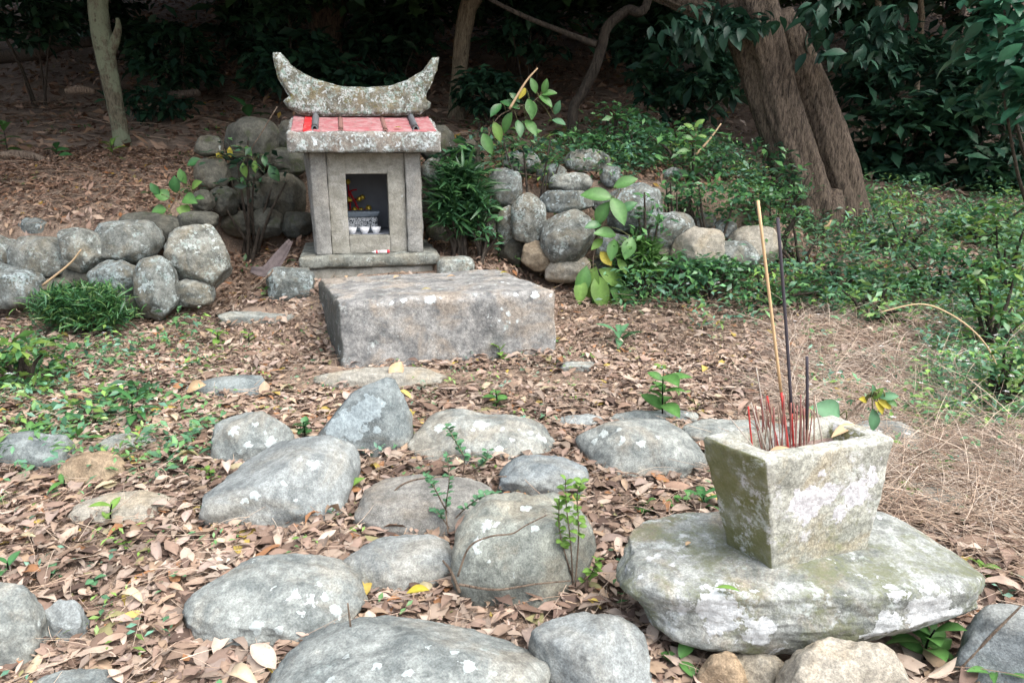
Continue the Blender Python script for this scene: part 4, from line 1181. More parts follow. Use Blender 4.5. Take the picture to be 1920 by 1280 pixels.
# right-hand and left-hand weeds: leafy individuals
for lab, u, v, Y, ru, rv, n, size, cols, seed in (
    ('bushy mid-green weeds on top of the wall left of the massive trunk', 1300, 300, 5.0, 85, 75, 300, .075, GM, 41),
    ('leafy green plant on the wall between stones and massive trunk', 1200, 270, 5.2, 60, 60, 330, .07, GM, 42),
    ('small-leaved green bush at the foot of the massive trunk', 1430, 340, 5.2, 80, 70, 300, .07, GM + GD, 43),
    ('dense low green weeds spilling over the right wall base', 1240, 520, 4.25, 100, 48, 380, .06, GM, 44),
    ('feathery green weeds behind the tall incense sticks', 1430, 530, 4.2, 95, 50, 340, .055, GM, 45),
    ('blue-green weeds in the middle of the right-hand bank', 1580, 520, 4.4, 90, 50, 420, .06, [(.08, .18, .10), (.06, .15, .07)], 46),
    ('leafy weeds with white flower heads at the right edge', 1880, 560, 3.4, 70, 70, 420, .055, GM + GY, 47),
    ('green weeds beyond the arching straw stem', 1760, 500, 4.4, 90, 50, 420, .06, GM, 48),
    ('yellow-green leafy weeds at the left edge', 40, 690, 2.95, 80, 70, 300, .065, GY + GM, 49),
    ('light green leafy weeds in the litter at the left below the wall', 250, 740, 2.75, 70, 22, 90, .06, GM, 57),
    ('scattered green weeds left of the speckled stone', 120, 790, 2.5, 90, 20, 90, .055, GM + GY, 58),
    ('low dark green leaves beside the shrine eave on the right', 860, 300, 4.9, 40, 40, 200, .09, GD + GM, 50),
    ('pale green weeds at the right edge below the shaded thicket', 1850, 420, 5.2, 80, 50, 340, .075, GM + GY, 51),
    ('green creeper covering the earth right of the big wall stones', 1345, 375, 4.62, 75, 40, 420, .055, GM, 53),
    ('creeper at the right end of the wall under the massive trunk', 1450, 390, 4.75, 70, 50, 420, .055, GM, 54),
    ('loose creeper in front of the low right wall stones', 1330, 500, 4.3, 70, 26, 420, .05, GM, 55),
    ('weeds on the earth above the big wall stones', 1090, 270, 5.15, 70, 25, 260, .06, GM, 56),
    ('tall loose green weeds above the wall beside the crooked tree', 1150, 235, 5.5, 70, 45, 200, .075, GM, 64),
    ('loose pale weeds at the far right edge of the bank', 1895, 470, 4.3, 60, 60, 240, .06, [(.12, .26, .14), (.16, .3, .1)], 65),
    ('loose blue-green weeds right of the massive trunk foot', 1700, 440, 5.0, 80, 45, 260, .065, [(.10, .22, .13), (.08, .18, .1)], 66),
    ('bright loose weeds between the arching straw and the bank', 1640, 560, 3.9, 80, 40, 200, .05, [(.12, .27, .13), (.18, .32, .09)], 67),
    ('small creeper between the largest wall stone and the earth bank', 1272, 368, 4.66, 36, 26, 170, .055, GM, 68),
    ('straggly tall weeds in front of the largest right wall stone', 1215, 425, 4.35, 42, 62, 120, .06, GM, 69),
    ('straggly tall weeds before the left root of the massive trunk', 1475, 390, 5.1, 55, 85, 190, .06, GM, 70),
    ('straggly weeds standing behind the tall incense sticks at the wall end', 1505, 460, 4.7, 60, 60, 170, .055, [(.10, .23, .12), (.13, .27, .1)], 71),
    ('loose leafy weeds climbing over the top stones of the right wall', 1000, 290, 4.75, 60, 34, 110, .06, GM + GD, 72),
    ('shaded creeper hanging over the dark back wall', 455, 325, 4.95, 75, 55, 150, .07, GD + GD + GM, 73),
    ('straggly weeds between the grass and the right wall', 905, 420, 4.5, 34, 60, 110, .06, GM, 74),
    ('fine green weeds low at the right edge by the straw', 1890, 700, 2.6, 45, 60, 220, .045, GM + GY, 52)):
    p = at(u, v, Y); k = dep(p) / FPX
    shrub(lab, p[0], p[1], p[2], ru * k, ru * k * .6 + .05, rv * k, n, size, cols, seed, name='weed_clump', cat='weeds', group='leafy weeds round the walls', droop=-.1, mat='weed', clumps=40, stems=9)

# grass clumps with narrow blades
def grass_clump(label, u, v, n, h, spread, col, seed, width=.008):
    g = np.random.default_rng(seed)
    p = ground_hit(u, v)
    s = Soup()
    st = 5
    base = np.stack([g.normal(0, spread, n), g.normal(0, spread * .6, n), np.zeros(n)], -1)
    yaw = g.uniform(0, 6.28, n); lean = np.abs(g.normal(.5, .35, n)); H = h * g.uniform(.5, 1.15, n)
    t = np.linspace(0, 1, st)
    W = np.sin(math.pi * (t * .85 + .15)) * width / 2
    for k in range(st):
        out = lean * H * t[k] ** 1.7
        c_ = base + np.stack([np.cos(yaw) * out, np.sin(yaw) * out, H * t[k] * (1 - .3 * lean * t[k])], -1)
        side = np.stack([-np.sin(yaw), np.cos(yaw), np.zeros(n)], -1) * W[k]
        if k == 0: A = []
        A.append(np.stack([c_ - side, c_ + side], 1))
    A = np.stack(A, 1).reshape(n, st * 2, 3)
    q = np.array([(2 * i, 2 * i + 1, 2 * i + 3, 2 * i + 2) for i in range(st - 1)])
    F = (q[None] + (np.arange(n) * st * 2)[:, None, None]).reshape(-1, 4)
    C = np.repeat(np.array(col) * g.uniform(.6, 1.5, n)[:, None], st * 2, 0)
    s.add(A.reshape(-1, 3), F, C)
    o = s.build('grass_clump', M['weed']); o.location = p
    return tag(o, label, 'grass', 'clumps of narrow-leaved grass')
NARROW = leaf_template(.11, 3, .15, .3, .45)
for lab, u, v, Y, ru, rv, n, size, cols, seed in (
    ('bushy dark green grass at the foot of the left stone wall', 160, 580, 3.72, 82, 44, 3600, .075, [(.055, .16, .055), (.07, .19, .06), (.045, .13, .06), (.11, .2, .06)], 61),
    ('tall narrow-leaved grass beside the right pillar of the shrine', 862, 390, 4.55, 40, 62, 1100, .16, [(.045, .13, .05), (.06, .15, .05), (.035, .1, .045)], 62),
    ('thin green grass tuft among the right wall stones', 1200, 490, 4.3, 32, 34, 420, .12, [(.07, .16, .04), (.09, .2, .05)], 63)):
    p = at(u, v, Y); k = dep(p) / FPX
    shrub(lab, p[0], p[1], p[2], ru * k, ru * k * .6, rv * k, n, size, cols, seed, name='grass_clump', cat='grass', group='clumps of narrow-leaved grass', tpl=NARROW, droop=.35, mat='weed', clumps=60, stems=12)

# ---------------------------------------------------------------- seedlings and vines whose leaves can be told apart
LEAF_MESH = {}
def leaf_me(mat, shape):
    if (mat, shape) not in LEAF_MESH:
        r, pk, cu = dict(oval=(.5, .48, .14), long=(.3, .5, .2), heart=(.8, .32, .1), round=(.75, .5, .1), broad=(.6, .5, .16))[shape]
        V, F = leaf_template(r, 7, .16, cu, pk)
        LEAF_MESH[(mat, shape)] = mesh_data('leaf', V, F, M[mat], np.tile([.92, 1.4, .92], 8)[:, None] * np.ones(3))
    return LEAF_MESH[(mat, shape)]
def put_leaf(root, pos, yaw, pitch, roll, L, mat, shape):
    o = link('leaf', leaf_me(mat, shape), root)
    o.location = pos
    from mathutils import Matrix
    o.rotation_euler = Matrix(rot(yaw, pitch, roll)[0].tolist()).to_euler()
    o.scale = (L, L, L)
    return o
def seedling(label, u, v, h_px, n, leaf_px, mat='leaf_mid', shape='oval', seed=0, lean=(0, 0), group='green seedlings in the leaf litter', stem='leaf_mid', cat='seedling', name='seedling', mats=None, ground=None, spread=.5):
    g = np.random.default_rng(1000 + seed)
    p = ground if ground is not None else ground_hit(u, v)
    k = dep(p) / FPX
    h, L = h_px * k, leaf_px * k
    root = empty(name, p)
    top = np.array([lean[0] * h, lean[1] * h, h])
    P = smooth_path(np.array([(0, 0, -.02), top * .5 + [g.normal() * .05 * h, g.normal() * .05 * h, 0], top]), 5)
    V, F = tube(P, np.linspace(.0028, .0014, len(P)) * (1 + h * 2), 6)
    mobj('stem', V, F, M[stem], root)
    for i in range(n):
        t = spread + (1 - spread) * (i + .5) / n
        q = P[min(len(P) - 1, int(t * (len(P) - 1)))]
        yaw = i * 2.4 + g.uniform(-.4, .4)
        mm = mats[g.integers(0, len(mats))] if mats else mat
        put_leaf(root, q, yaw, g.uniform(-.25, .55) + .4 * (t - .5), g.normal(0, .25), L * g.uniform(.7, 1.15), mm, shape)
    return tag(root, label, cat, group)
S = [
 ('tall fresh green seedling with broad leaves behind the heart-shaped stone', 1243, 795, 105, 11, 52, 'leaf_mid', 'oval', (-.05, 0)),
 ('small two-tier seedling behind the notched stone', 930, 770, 40, 8, 26, 'leaf_mid', 'broad', (0, 0)),
 ('dark narrow-leaved seedling in the litter at the left', 250, 790, 45, 10, 55, 'leaf_dark', 'long', (.1, 0)),
 ('flat green seedling above the orange-brown stone', 148, 832, 18, 6, 52, 'leaf_mid', 'long', (0, 0)),
 ('light green seedling growing against the altar block front', 936, 676, 26, 5, 24, 'leaf_light', 'broad', (0, 0)),
 ('green sprig at the lower right corner of the altar block', 1022, 646, 16, 4, 24, 'leaf_mid', 'oval', (0, -.2)),
 ('dark leaves growing at the back left of the thick slab', 1318, 962, 40, 9, 50, 'leaf_dark', 'long', (-.1, 0)),
 ('light green seedling before the flat leaf-strewn stone', 212, 985, 45, 5, 38, 'leaf_light', 'oval', (.1, 0)),
 ('narrow pale-leaved plant right of the altar block', 1160, 642, 22, 8, 48, 'leaf_blue', 'long', (0, 0)),
 ('oval-leaved seedling below the left end of the thick slab', 1272, 1262, 35, 4, 52, 'leaf_mid', 'broad', (0, 0)),
 ('bright oblong-leaved seedling under the right end of the thick slab', 1735, 1240, 70, 12, 66, 'leaf_mid', 'oval', (.1, 0)),
 ('second oblong-leaved seedling at the bottom right corner', 1860, 1290, 45, 9, 62, 'leaf_mid', 'long', (0, 0)),
 ('seedling with pointed leaves just right of the thick slab', 1838, 1085, 30, 6, 34, 'leaf_light', 'oval', (0, 0)),
 ('yellow-green seedling in the litter below the left wall', 410, 650, 28, 6, 26, 'leaf_light', 'oval', (0, 0)),
 ('tiny yellow-green seedling between left wall and altar block', 468, 642, 18, 5, 20, 'leaf_light', 'oval', (0, 0)),
 ('two-leaved sprout just left of the orange-brown stone', 125, 922, 25, 3, 38, 'leaf_mid', 'long', (0, 0)),
 ('dark sprout at the left edge above the boulder', 20, 1085, 35, 5, 32, 'leaf_dark', 'oval', (0, 0)),
 ('small blue-green creeping sprig left of the large domed stone', 180, 1105, 25, 9, 20, 'leaf_blue', 'round', (0, 0)),
 ('bluish trailing sprig in the litter at the far left', 95, 1085, 22, 8, 20, 'leaf_blue', 'round', (0, 0)),
 ('light sprig in the litter left of the flat pointed stone', 395, 905, 28, 7, 24, 'leaf_light', 'oval', (0, 0)),
 ('little sprig with dotted leaves before the flat pointed stone', 240, 1035, 22, 6, 22, 'leaf_light', 'oval', (0, 0)),
 ('green sprig at the foot of the squared stone left of the shrine', 500, 560, 18, 6, 20, 'leaf_mid', 'oval', (0, 0)),
 ('green creeping leaves low in front of the left wall', 385, 560, 22, 7, 22, 'leaf_dark', 'oval', (0, 0)),
 ('bright seedling on the bank behind the tall incense sticks', 1605, 560, 60, 7, 36, 'leaf_light', 'oval', (0, 0)),
 ('spreading weed sprig in the straw right of the incense pot', 1760, 900, 25, 9, 26, 'leaf_mid', 'round', (0, 0)),
 ('little green weed beside the right corner of the incense pot', 1700, 930, 22, 8, 26, 'leaf_light', 'round', (0, 0)),
 ('dark small-leaved weed in the straw at the right', 1790, 720, 30, 8, 22, 'leaf_blue', 'round', (.1, 0)),
 ('bright tuft of leaves at the foot of the mossy trunk', 212, 300, 35, 9, 28, 'leaf_light', 'long', (0, 0)),
 ('broad-leaved sprig on the slope at the left edge', 15, 290, 60, 8, 34, 'leaf_mid', 'oval', (0, 0)),
 ('dark green sprig on the slope behind the shrine\'s left side', 470, 235, 25, 5, 42, 'leaf_dark', 'oval', (0, 0)),
 ('spreading dark sprig on the slope above the left wall', 110, 300, 25, 7, 26, 'leaf_dark', 'oval', (0, 0)),
 ('green weed sprig in the litter left of the dark-leaved seedling', 60, 830, 30, 9, 28, 'leaf_mid', 'oval', (0, 0)),
 ('green sprig between the speckled and wedge-shaped stones', 572, 830, 42, 14, 20, 'leaf_dark', 'round', (0, 0)),
 ('light-leaved runner between the flat pointed stone and the flat brownish stone', 640, 930, 12, 4, 40, 'leaf_light', 'oval', (.5, 0)),
 ('sprig of pale leaves on the bank below the massive trunk', 1560, 600, 35, 8, 26, 'leaf_blue', 'oval', (0, 0)),
 ('green sprig by the right end of the stone wall', 1700, 560, 35, 9, 28, 'leaf_mid', 'oval', (0, 0)),
 ('pale sprig in the litter between altar block and straw', 1240, 700, 16, 5, 20, 'leaf_light', 'oval', (0, 0)),
]
for i, (lab, u, v, h, n, lp, mt, sh, ln) in enumerate(S):
    seedling(lab, u, v, h, n, lp, mt, sh, seed=i, lean=ln, spread=.25)
# fine-leaved plants on thin woody stems
def sprig(label, stems, leaf_px, mat, Y_, seed, step=.02, stem_mat='twig', shape='round', n_extra=0):
    g = np.random.default_rng(500 + seed)
    Y = ground_hit(*stems[0][0])[1] - .01
    p0 = at(*stems[0][0], Y)
    root = empty('sprig', p0)
    for st in stems:
        P = smooth_path(np.array([at(u, v, Y + g.normal() * .02) for u, v in st]) - p0, 6)
        V, F = tube(P, np.linspace(.0022, .001, len(P)), 5); mobj('stem', V, F, M[stem_mat], root)
        L = leaf_px * Y / FPX
        m_ = len(P)
        for i in range(int(m_ * .35), m_):
            for s in (-1, 1):
                put_leaf(root, P[i], g.uniform(0, 6.28), g.uniform(-.1, .6), g.normal(0, .3), L * g.uniform(.6, 1.2), mat, shape)
    return tag(root, label, 'sprig', 'fine-leaved sprigs among the stones')
sprig('fine-leaved vine climbing between the flat stone and the big round stone', [[(840, 1000), (836, 950), (842, 900), (838, 850)], [(842, 985), (870, 955), (905, 930), (930, 925)], [(838, 960), (815, 915), (800, 890)], [(842, 990), (825, 965), (808, 950)]], 15, 'leaf_blue', 1.95, 1)
sprig('pale-leaved twiggy plant standing right of the big round stone', [[(1075, 1110), (1070, 1020), (1062, 950), (1060, 900)], [(1078, 1105), (1085, 1000), (1082, 930), (1090, 905)], [(1072, 1080), (1050, 1000), (1048, 935)], [(1075, 1110), (1105, 1080), (1120, 1050)]], 20, 'leaf_light', 1.56, 2)
sprig('small creeping sprig trailing over the notched stone', [[(865, 905), (870, 860), (850, 820), (838, 800)], [(868, 890), (905, 870), (915, 845)]], 16, 'leaf_blue', 2.15, 3)
sprig('thin sprig of tiny leaves in front of the right wall weeds', [[(1180, 960), (1230, 955), (1290, 930)], [(1190, 965), (1215, 940)]], 18, 'leaf_mid', 1.75, 4)

M['leaf_stalk'] = plain('leaf_stalk', (.16, .17, .07), .6, .3)
def vine(label, Y, stem_pts, leaves, cat='vine', name='vine', stem_mat='twig', g_=None, w=.004):
    """leaves: (u, v of the leaf base, length px, image angle deg (0 right, 90 up, -90 down), material, shape, dY)"""
    p0 = at(*stem_pts[0][:2], Y)
    root = empty(name, p0)
    P = smooth_path(np.array([at(q[0], q[1], Y + (q[2] if len(q) > 2 else 0)) for q in stem_pts]) - p0, 6)
    V, F = tube(P, np.linspace(w, w * .5, len(P)), 6); mobj('stem', V, F, M[stem_mat], root)
    for i, lf in enumerate(leaves):
        u, v, Lp, ang, mt, sh = lf[:6]
        q = at(u, v, Y + (lf[6] if len(lf) > 6 else 0))
        k = dep(q) / FPX
        a = R(ang)
        # leaf plane leans back from the viewer: build its axes directly
        ax = np.array([math.cos(a), -.30 * math.cos(a * 3 + i) - .15, math.sin(a)]); ax /= np.linalg.norm(ax)
        nrm = np.array([.25 * math.sin(i * 2.1), -.75, .6]); nrm -= ax * (nrm @ ax); nrm /= np.linalg.norm(nrm)
        from mathutils import Matrix
        Mx = Matrix(np.stack([ax, np.cross(nrm, ax), nrm], 1).tolist())
        o = link('leaf', leaf_me(mt, sh), root)
        o.location = q - p0; o.rotation_euler = Mx.to_euler(); o.scale = (Lp * k,) * 3
        b_ = q - p0; c_ = P[np.argmin(np.linalg.norm(P - b_, axis=1))]
        if .004 < np.linalg.norm(b_ - c_) < .45:
            Vp, Fp = tube(smooth_path(np.array([c_, (b_ + c_) / 2 + [0, -.01, .02], b_]), 4), w * .45, 5)
            mobj('petiole', Vp, Fp, M['leaf_stalk'], root)
    return tag(root, label, cat, g_)
vine('large-leaved vine hanging over the right stone wall beside the altar block', 4.25, [(1165, 355), (1140, 400), (1120, 450), (1112, 500), (1128, 560), (1150, 590)],
     [(1150, 372, 62, 175, 'leaf_mid', 'oval'), (1150, 352, 48, 20, 'leaf_mid', 'oval'), (1142, 378, 48, -115, 'leaf_mid', 'broad'), (1146, 370, 60, -65, 'leaf_mid', 'oval'),
      (1155, 440, 48, 175, 'leaf_mid', 'oval'), (1152, 448, 44, -100, 'leaf_mid', 'oval'), (1185, 445, 46, -110, 'leaf_mid', 'broad'), (1130, 448, 32, -140, 'leaf_light', 'oval'),
      (1125, 472, 34, -50, 'leaf_yellow', 'broad'), (1118, 500, 72, -110, 'leaf_light', 'broad'), (1100, 498, 60, -105, 'leaf_mid', 'oval'), (1122, 505, 58, -35, 'leaf_light', 'broad'),
      (1090, 520, 52, -95, 'leaf_light', 'oval'), (1108, 540, 46, -70, 'leaf_mid', 'oval'), (1172, 560, 30, -80, 'leaf_light', 'oval'), (1160, 400, 40, 30, 'leaf_dark', 'oval'), (1128, 420, 36, 190, 'leaf_dark', 'oval'),
      (1120, 515, 70, -80, 'leaf_light', 'oval'), (1140, 530, 62, -50, 'leaf_mid', 'broad'), (1160, 535, 55, -60, 'leaf_mid', 'oval'), (1140, 552, 52, -85, 'leaf_light', 'oval'), (1158, 485, 34, -60, 'leaf_light', 'oval')], g_='broad-leaved vines over the walls')
vine('broad-leaved vine above the right wall, next to the shrine ridge', 4.95, [(905, 280), (930, 225), (960, 205), (1000, 190), (1025, 165)],
     [(940, 195, 34, -130, 'leaf_dark', 'oval'), (975, 205, 40, 160, 'leaf_dark', 'oval'), (960, 210, 42, -110, 'leaf_mid', 'oval'), (985, 225, 40, -55, 'leaf_mid', 'oval'), (970, 225, 36, -80, 'leaf_dark', 'oval'),
      (990, 185, 38, -75, 'leaf_mid', 'oval'), (1000, 190, 36, -95, 'leaf_mid', 'oval'), (1010, 180, 34, -40, 'leaf_mid', 'oval'), (1015, 178, 30, 5, 'leaf_mid', 'oval'), (1005, 176, 30, 110, 'leaf_mid', 'oval'),
      (1018, 176, 28, 75, 'leaf_mid', 'oval'), (905, 250, 44, -65, 'leaf_mid', 'oval'), (925, 228, 40, -70, 'leaf_light', 'oval'), (985, 165, 26, -120, 'leaf_yellow', 'oval'), (995, 250, 22, 10, 'leaf_mid', 'oval'),
      (1035, 225, 28, -20, 'leaf_blue', 'oval'), (1040, 215, 28, 70, 'leaf_blue', 'oval'), (955, 175, 26, -40, 'leaf_dark', 'oval')], g_='broad-leaved vines over the walls')
vine('lobed-leaved vine on top of the left stone wall', 4.45, [(300, 420), (320, 390), (340, 360), (372, 345)],
     [(318, 372, 32, 160, 'leaf_mid', 'heart'), (330, 362, 34, 80, 'leaf_dark', 'broad'), (345, 370, 32, -20, 'leaf_mid', 'heart'), (312, 392, 30, 200, 'leaf_mid', 'heart'), (340, 385, 30, -60, 'leaf_light', 'heart'), (300, 365, 26, 120, 'leaf_dark', 'broad'), (335, 345, 26, 60, 'leaf_dark', 'oval'), (365, 372, 24, 0, 'leaf_mid', 'oval'),
      (322, 402, 34, -120, 'leaf_mid', 'broad'), (305, 405, 28, -150, 'leaf_light', 'broad'), (360, 355, 30, 30, 'leaf_light', 'broad'), (350, 345, 30, 110, 'leaf_mid', 'broad')], g_='broad-leaved vines over the walls')
vine('yellowing vine leaves hanging before the shadowed back wall', 4.95, [(520, 200), (490, 250), (470, 290), (500, 330)],
     [(405, 285, 20, -60, 'leaf_yellow', 'oval'), (430, 275, 20, -90, 'leaf_yellow', 'oval'), (460, 275, 24, -50, 'leaf_mid', 'oval'), (478, 300, 24, -90, 'leaf_light', 'oval'), (495, 290, 24, -80, 'leaf_dark', 'oval'),
      (505, 310, 34, -60, 'leaf_dark', 'broad'), (455, 305, 28, -80, 'leaf_light', 'oval'), (380, 300, 30, -160, 'leaf_dark', 'broad'), (365, 310, 28, -30, 'leaf_dark', 'broad')], g_='broad-leaved vines over the walls')
vine('heart-leaved plant with yellow leaves just behind the incense pot', 1.72, [(1575, 800), (1600, 770), (1625, 745), (1640, 740)],
     [(1575, 778, 58, 165, 'leaf_blue', 'heart'), (1632, 745, 34, 105, 'leaf_blue', 'oval'), (1635, 748, 30, 60, 'leaf_light', 'oval'), (1645, 750, 30, -30, 'leaf_yellow', 'broad'), (1640, 752, 28, -60, 'leaf_yellow', 'broad'),
      (1625, 752, 22, 160, 'leaf_yellow', 'broad'), (1636, 765, 44, -88, 'leaf_blue', 'oval'), (1648, 745, 34, 10, 'leaf_blue', 'oval'), (1660, 748, 24, -30, 'leaf_mid', 'oval')], g_='broad-leaved vines over the walls')
vine('sunlit sprig of small green leaves on the bank left of the massive trunk', 5.0, [(1300, 350), (1302, 300), (1305, 250)],
     [(1302, 240, 24, 40, 'leaf_light', 'oval'), (1302, 245, 24, 150, 'leaf_light', 'oval'), (1300, 262, 24, 170, 'leaf_mid', 'oval'), (1305, 260, 22, 10, 'leaf_light', 'oval'), (1295, 285, 30, 185, 'leaf_mid', 'oval'), (1298, 300, 28, -80, 'leaf_mid', 'oval')], g_='broad-leaved vines over the walls')

# single straw stems and twigs that stand out
def straw(label, pts, Y, w, mat='twig', name='straw_stalk', cat='straw'):
    P = np.array([at(u, v, Y + (q[0] if q else 0)) for u, v, *q in pts])
    o0 = P[0].copy()
    P = smooth_path(P - o0, 8)
    V, F = tube(P, np.linspace(1, .5, len(P)) * w / 2 * Y / FPX, 6)
    o = mobj(name, V, F, M[mat]); o.location = o0
    return tag(o, label, cat, 'dry stems and twigs')
M['straw_stem'] = plain('dry_straw', (.50, .36, .22), .7, .2)
straw('pale straw stem arching high over the dry grass at the right', [(1876, 720), (1862, 670), (1830, 625), (1780, 588), (1725, 570), (1650, 585)], 2.9, 4.5, 'straw_stem')
straw('second straw stem arching lower at the right edge', [(1915, 800), (1890, 750), (1850, 715), (1820, 712)], 2.6, 5, 'straw_stem')
straw('long pale stick slanting at the bottom right corner', [(1775, 1282), (1850, 1200), (1915, 1135)], 1.15, 8, 'twig', 'dry_twig', 'twig')
straw('thin upright dry stem crossing the largest foreground stone', [(668, 1290), (660, 1200), (652, 1130)], 1.18, 7, 'twig', 'dry_twig', 'twig')
straw('curved dry runner draped over the big round stone', [(858, 1080), (880, 1025), (920, 1005), (960, 1000), (985, 985), (1025, 965)], 1.36, 5, 'twig', 'dry_twig', 'twig')
straw('dry runner lying across the flat brownish stone', [(670, 975), (720, 940), (760, 905), (830, 893), (950, 893)], 1.80, 5, 'twig', 'dry_twig', 'twig')
straw('horizontal dry twig in front of the big round stone', [(860, 1095), (930, 1105), (1000, 1095), (1070, 1088)], 1.36, 6, 'twig', 'dry_twig', 'twig')
straw('slanting dry twig left of the big round stone', [(862, 1110), (845, 1070), (830, 1050)], 1.38, 8, 'twig', 'dry_twig', 'twig')
straw('leaning dry stem on the left stone wall', [(80, 535), (130, 495), (152, 468)], 3.8, 5, 'straw_stem')
straw('dry stalk rising from the weeds beside the shrine eave', [(955, 205), (985, 155), (1008, 128)], 4.9, 5, 'straw_stem')
straw('leaning dry stalk on the right wall weeds', [(1305, 290), (1330, 262), (1352, 232)], 5.0, 5, 'straw_stem')
straw('long dry twig lying in the litter below the palm sheath', [(470, 545), (505, 515), (512, 505)], 3.85, 5, 'twig', 'dry_twig', 'twig')
# dry grey leaf sheath beside the shrine
t = np.linspace(0, 1, 12)
pth = smooth_path(np.array([at(470, 505, 3.95), at(500, 508, 3.98), at(525, 480, 4.05), at(545, 450, 4.1)]), 4)
o0 = pth[0].copy(); pth = pth - o0
n = len(pth); tt = np.linspace(0, 1, n)
wd = (.034 * np.sin(math.pi * (tt * .8 + .12)) + .006)
Vl = []
tg = np.gradient(pth, axis=0); tg /= np.linalg.norm(tg, axis=1)[:, None]
for i in range(n):
    side = np.cross(tg[i], [0.2, -.75, .6]); side /= np.linalg.norm(side)
    nr = np.cross(side, tg[i])
    for s in np.linspace(-1, 1, 5):
        Vl.append(pth[i] + side * s * wd[i] - nr * .024 * (1 - s * s))
Vl = np.array(Vl); i_ = np.arange(n * 5).reshape(n, 5)
Q_ = np.stack([i_[:-1, :-1], i_[1:, :-1], i_[1:, 1:], i_[:-1, 1:]], -1).reshape(-1, 4)
M['sheath'] = plain('dry_palm_sheath', (.075, .06, .06), .7, .7, 60)
o = mobj('leaf_sheath', Vl, Q_, M['sheath']); o.location = o0
sol = o.modifiers.new('thick', 'SOLIDIFY'); sol.thickness = .003
tag(o, 'curled grey-purple dry leaf sheath lying left of the shrine', 'leaf sheath')
# ---------------------------------------------------------------- leaf litter, straw, ground cover
PAL = np.array([(.40, .29, .215), (.31, .215, .155), (.46, .36, .28), (.20, .13, .095), (.52, .42, .34), (.36, .25, .195), (.27, .185, .14), (.42, .30, .20), (.15, .10, .08), (.44, .34, .29), (.33, .26, .21)])
def litter_cols(g, n):
    C = PAL[g.integers(0, len(PAL), n)] * g.uniform(.7, 1.25, n)[:, None]
    C = C * .80 + C.mean(1)[:, None] * .20 * np.array([1.04, .99, .97])
    r = g.random(n)
    C = np.where((r < .010)[:, None], np.array([.46, .36, .10]), C)
    C = np.where(((r > .018) & (r < .028))[:, None], np.array([.28, .27, .14]), C)
    C = np.where(((r > .028) & (r < .05))[:, None], np.array([.36, .19, .10]), C)
    return C
def wedge_points(g, n, y0, y1, power=1.0, margin=.35, wide=.80):
    y = (y0 ** (1 + power) + (y1 ** (1 + power) - y0 ** (1 + power)) * g.random(n)) ** (1 / (1 + power))
    x = g.uniform(-1, 1, n) * (wide * y + margin)
    return x, y
FT = np.array(FOOT)
def keep_off(x, y, shrink=.86):
    """True where no boulder stands (its footprint, slightly shrunk)"""
    ok = np.ones(len(x), bool)
    for fx, fy, a, b, zt in FT:
        ok &= ((x - fx) / (a * shrink)) ** 2 + ((y - fy) / (b * shrink)) ** 2 > 1
    # altar block and shrine
    for (cx, cy, hx, hy, rz) in ((-.43, 3.69, .54, .33, .2), (-.91, 4.5, .42, .40, .23)):
        dx, dy = x - cx, y - cy
        u = dx * math.cos(rz) + dy * math.sin(rz); v = -dx * math.sin(rz) + dy * math.cos(rz)
        ok &= ~((np.abs(u) < hx) & (np.abs(v) < hy))
    ok &= ~((np.abs(x - .64) < .30) & (np.abs(y - 1.37) < .16))
    return ok
def slope_at(x, y, e=.05):
    return (T(x + e, y) - T(x - e, y)) / (2 * e), (T(x, y + e) - T(x, y - e)) / (2 * e)
TPLS = [leaf_template(.46, 4, .14, .22, .48, .02), leaf_template(.36, 4, .25, .34, .42, .03), leaf_template(.52, 4, -.12, .18, .5, .03), leaf_template(.27, 4, .4, .12, .5, .02)]
TPLF = [leaf_template(.5, 2, .2, .2, .48), leaf_template(.42, 2, -.15, .25, .45)]
def torn(t, rows):
    V, F = t
    V = V[:3 * rows].copy(); F = F[:2 * (rows - 1)]
    V[-3:, 0] += np.array([.08, -.05, .04])
    return V, F
TPLS += [torn(TPLS[0], 4), torn(TPLS[2], 3)]
soup = Soup()
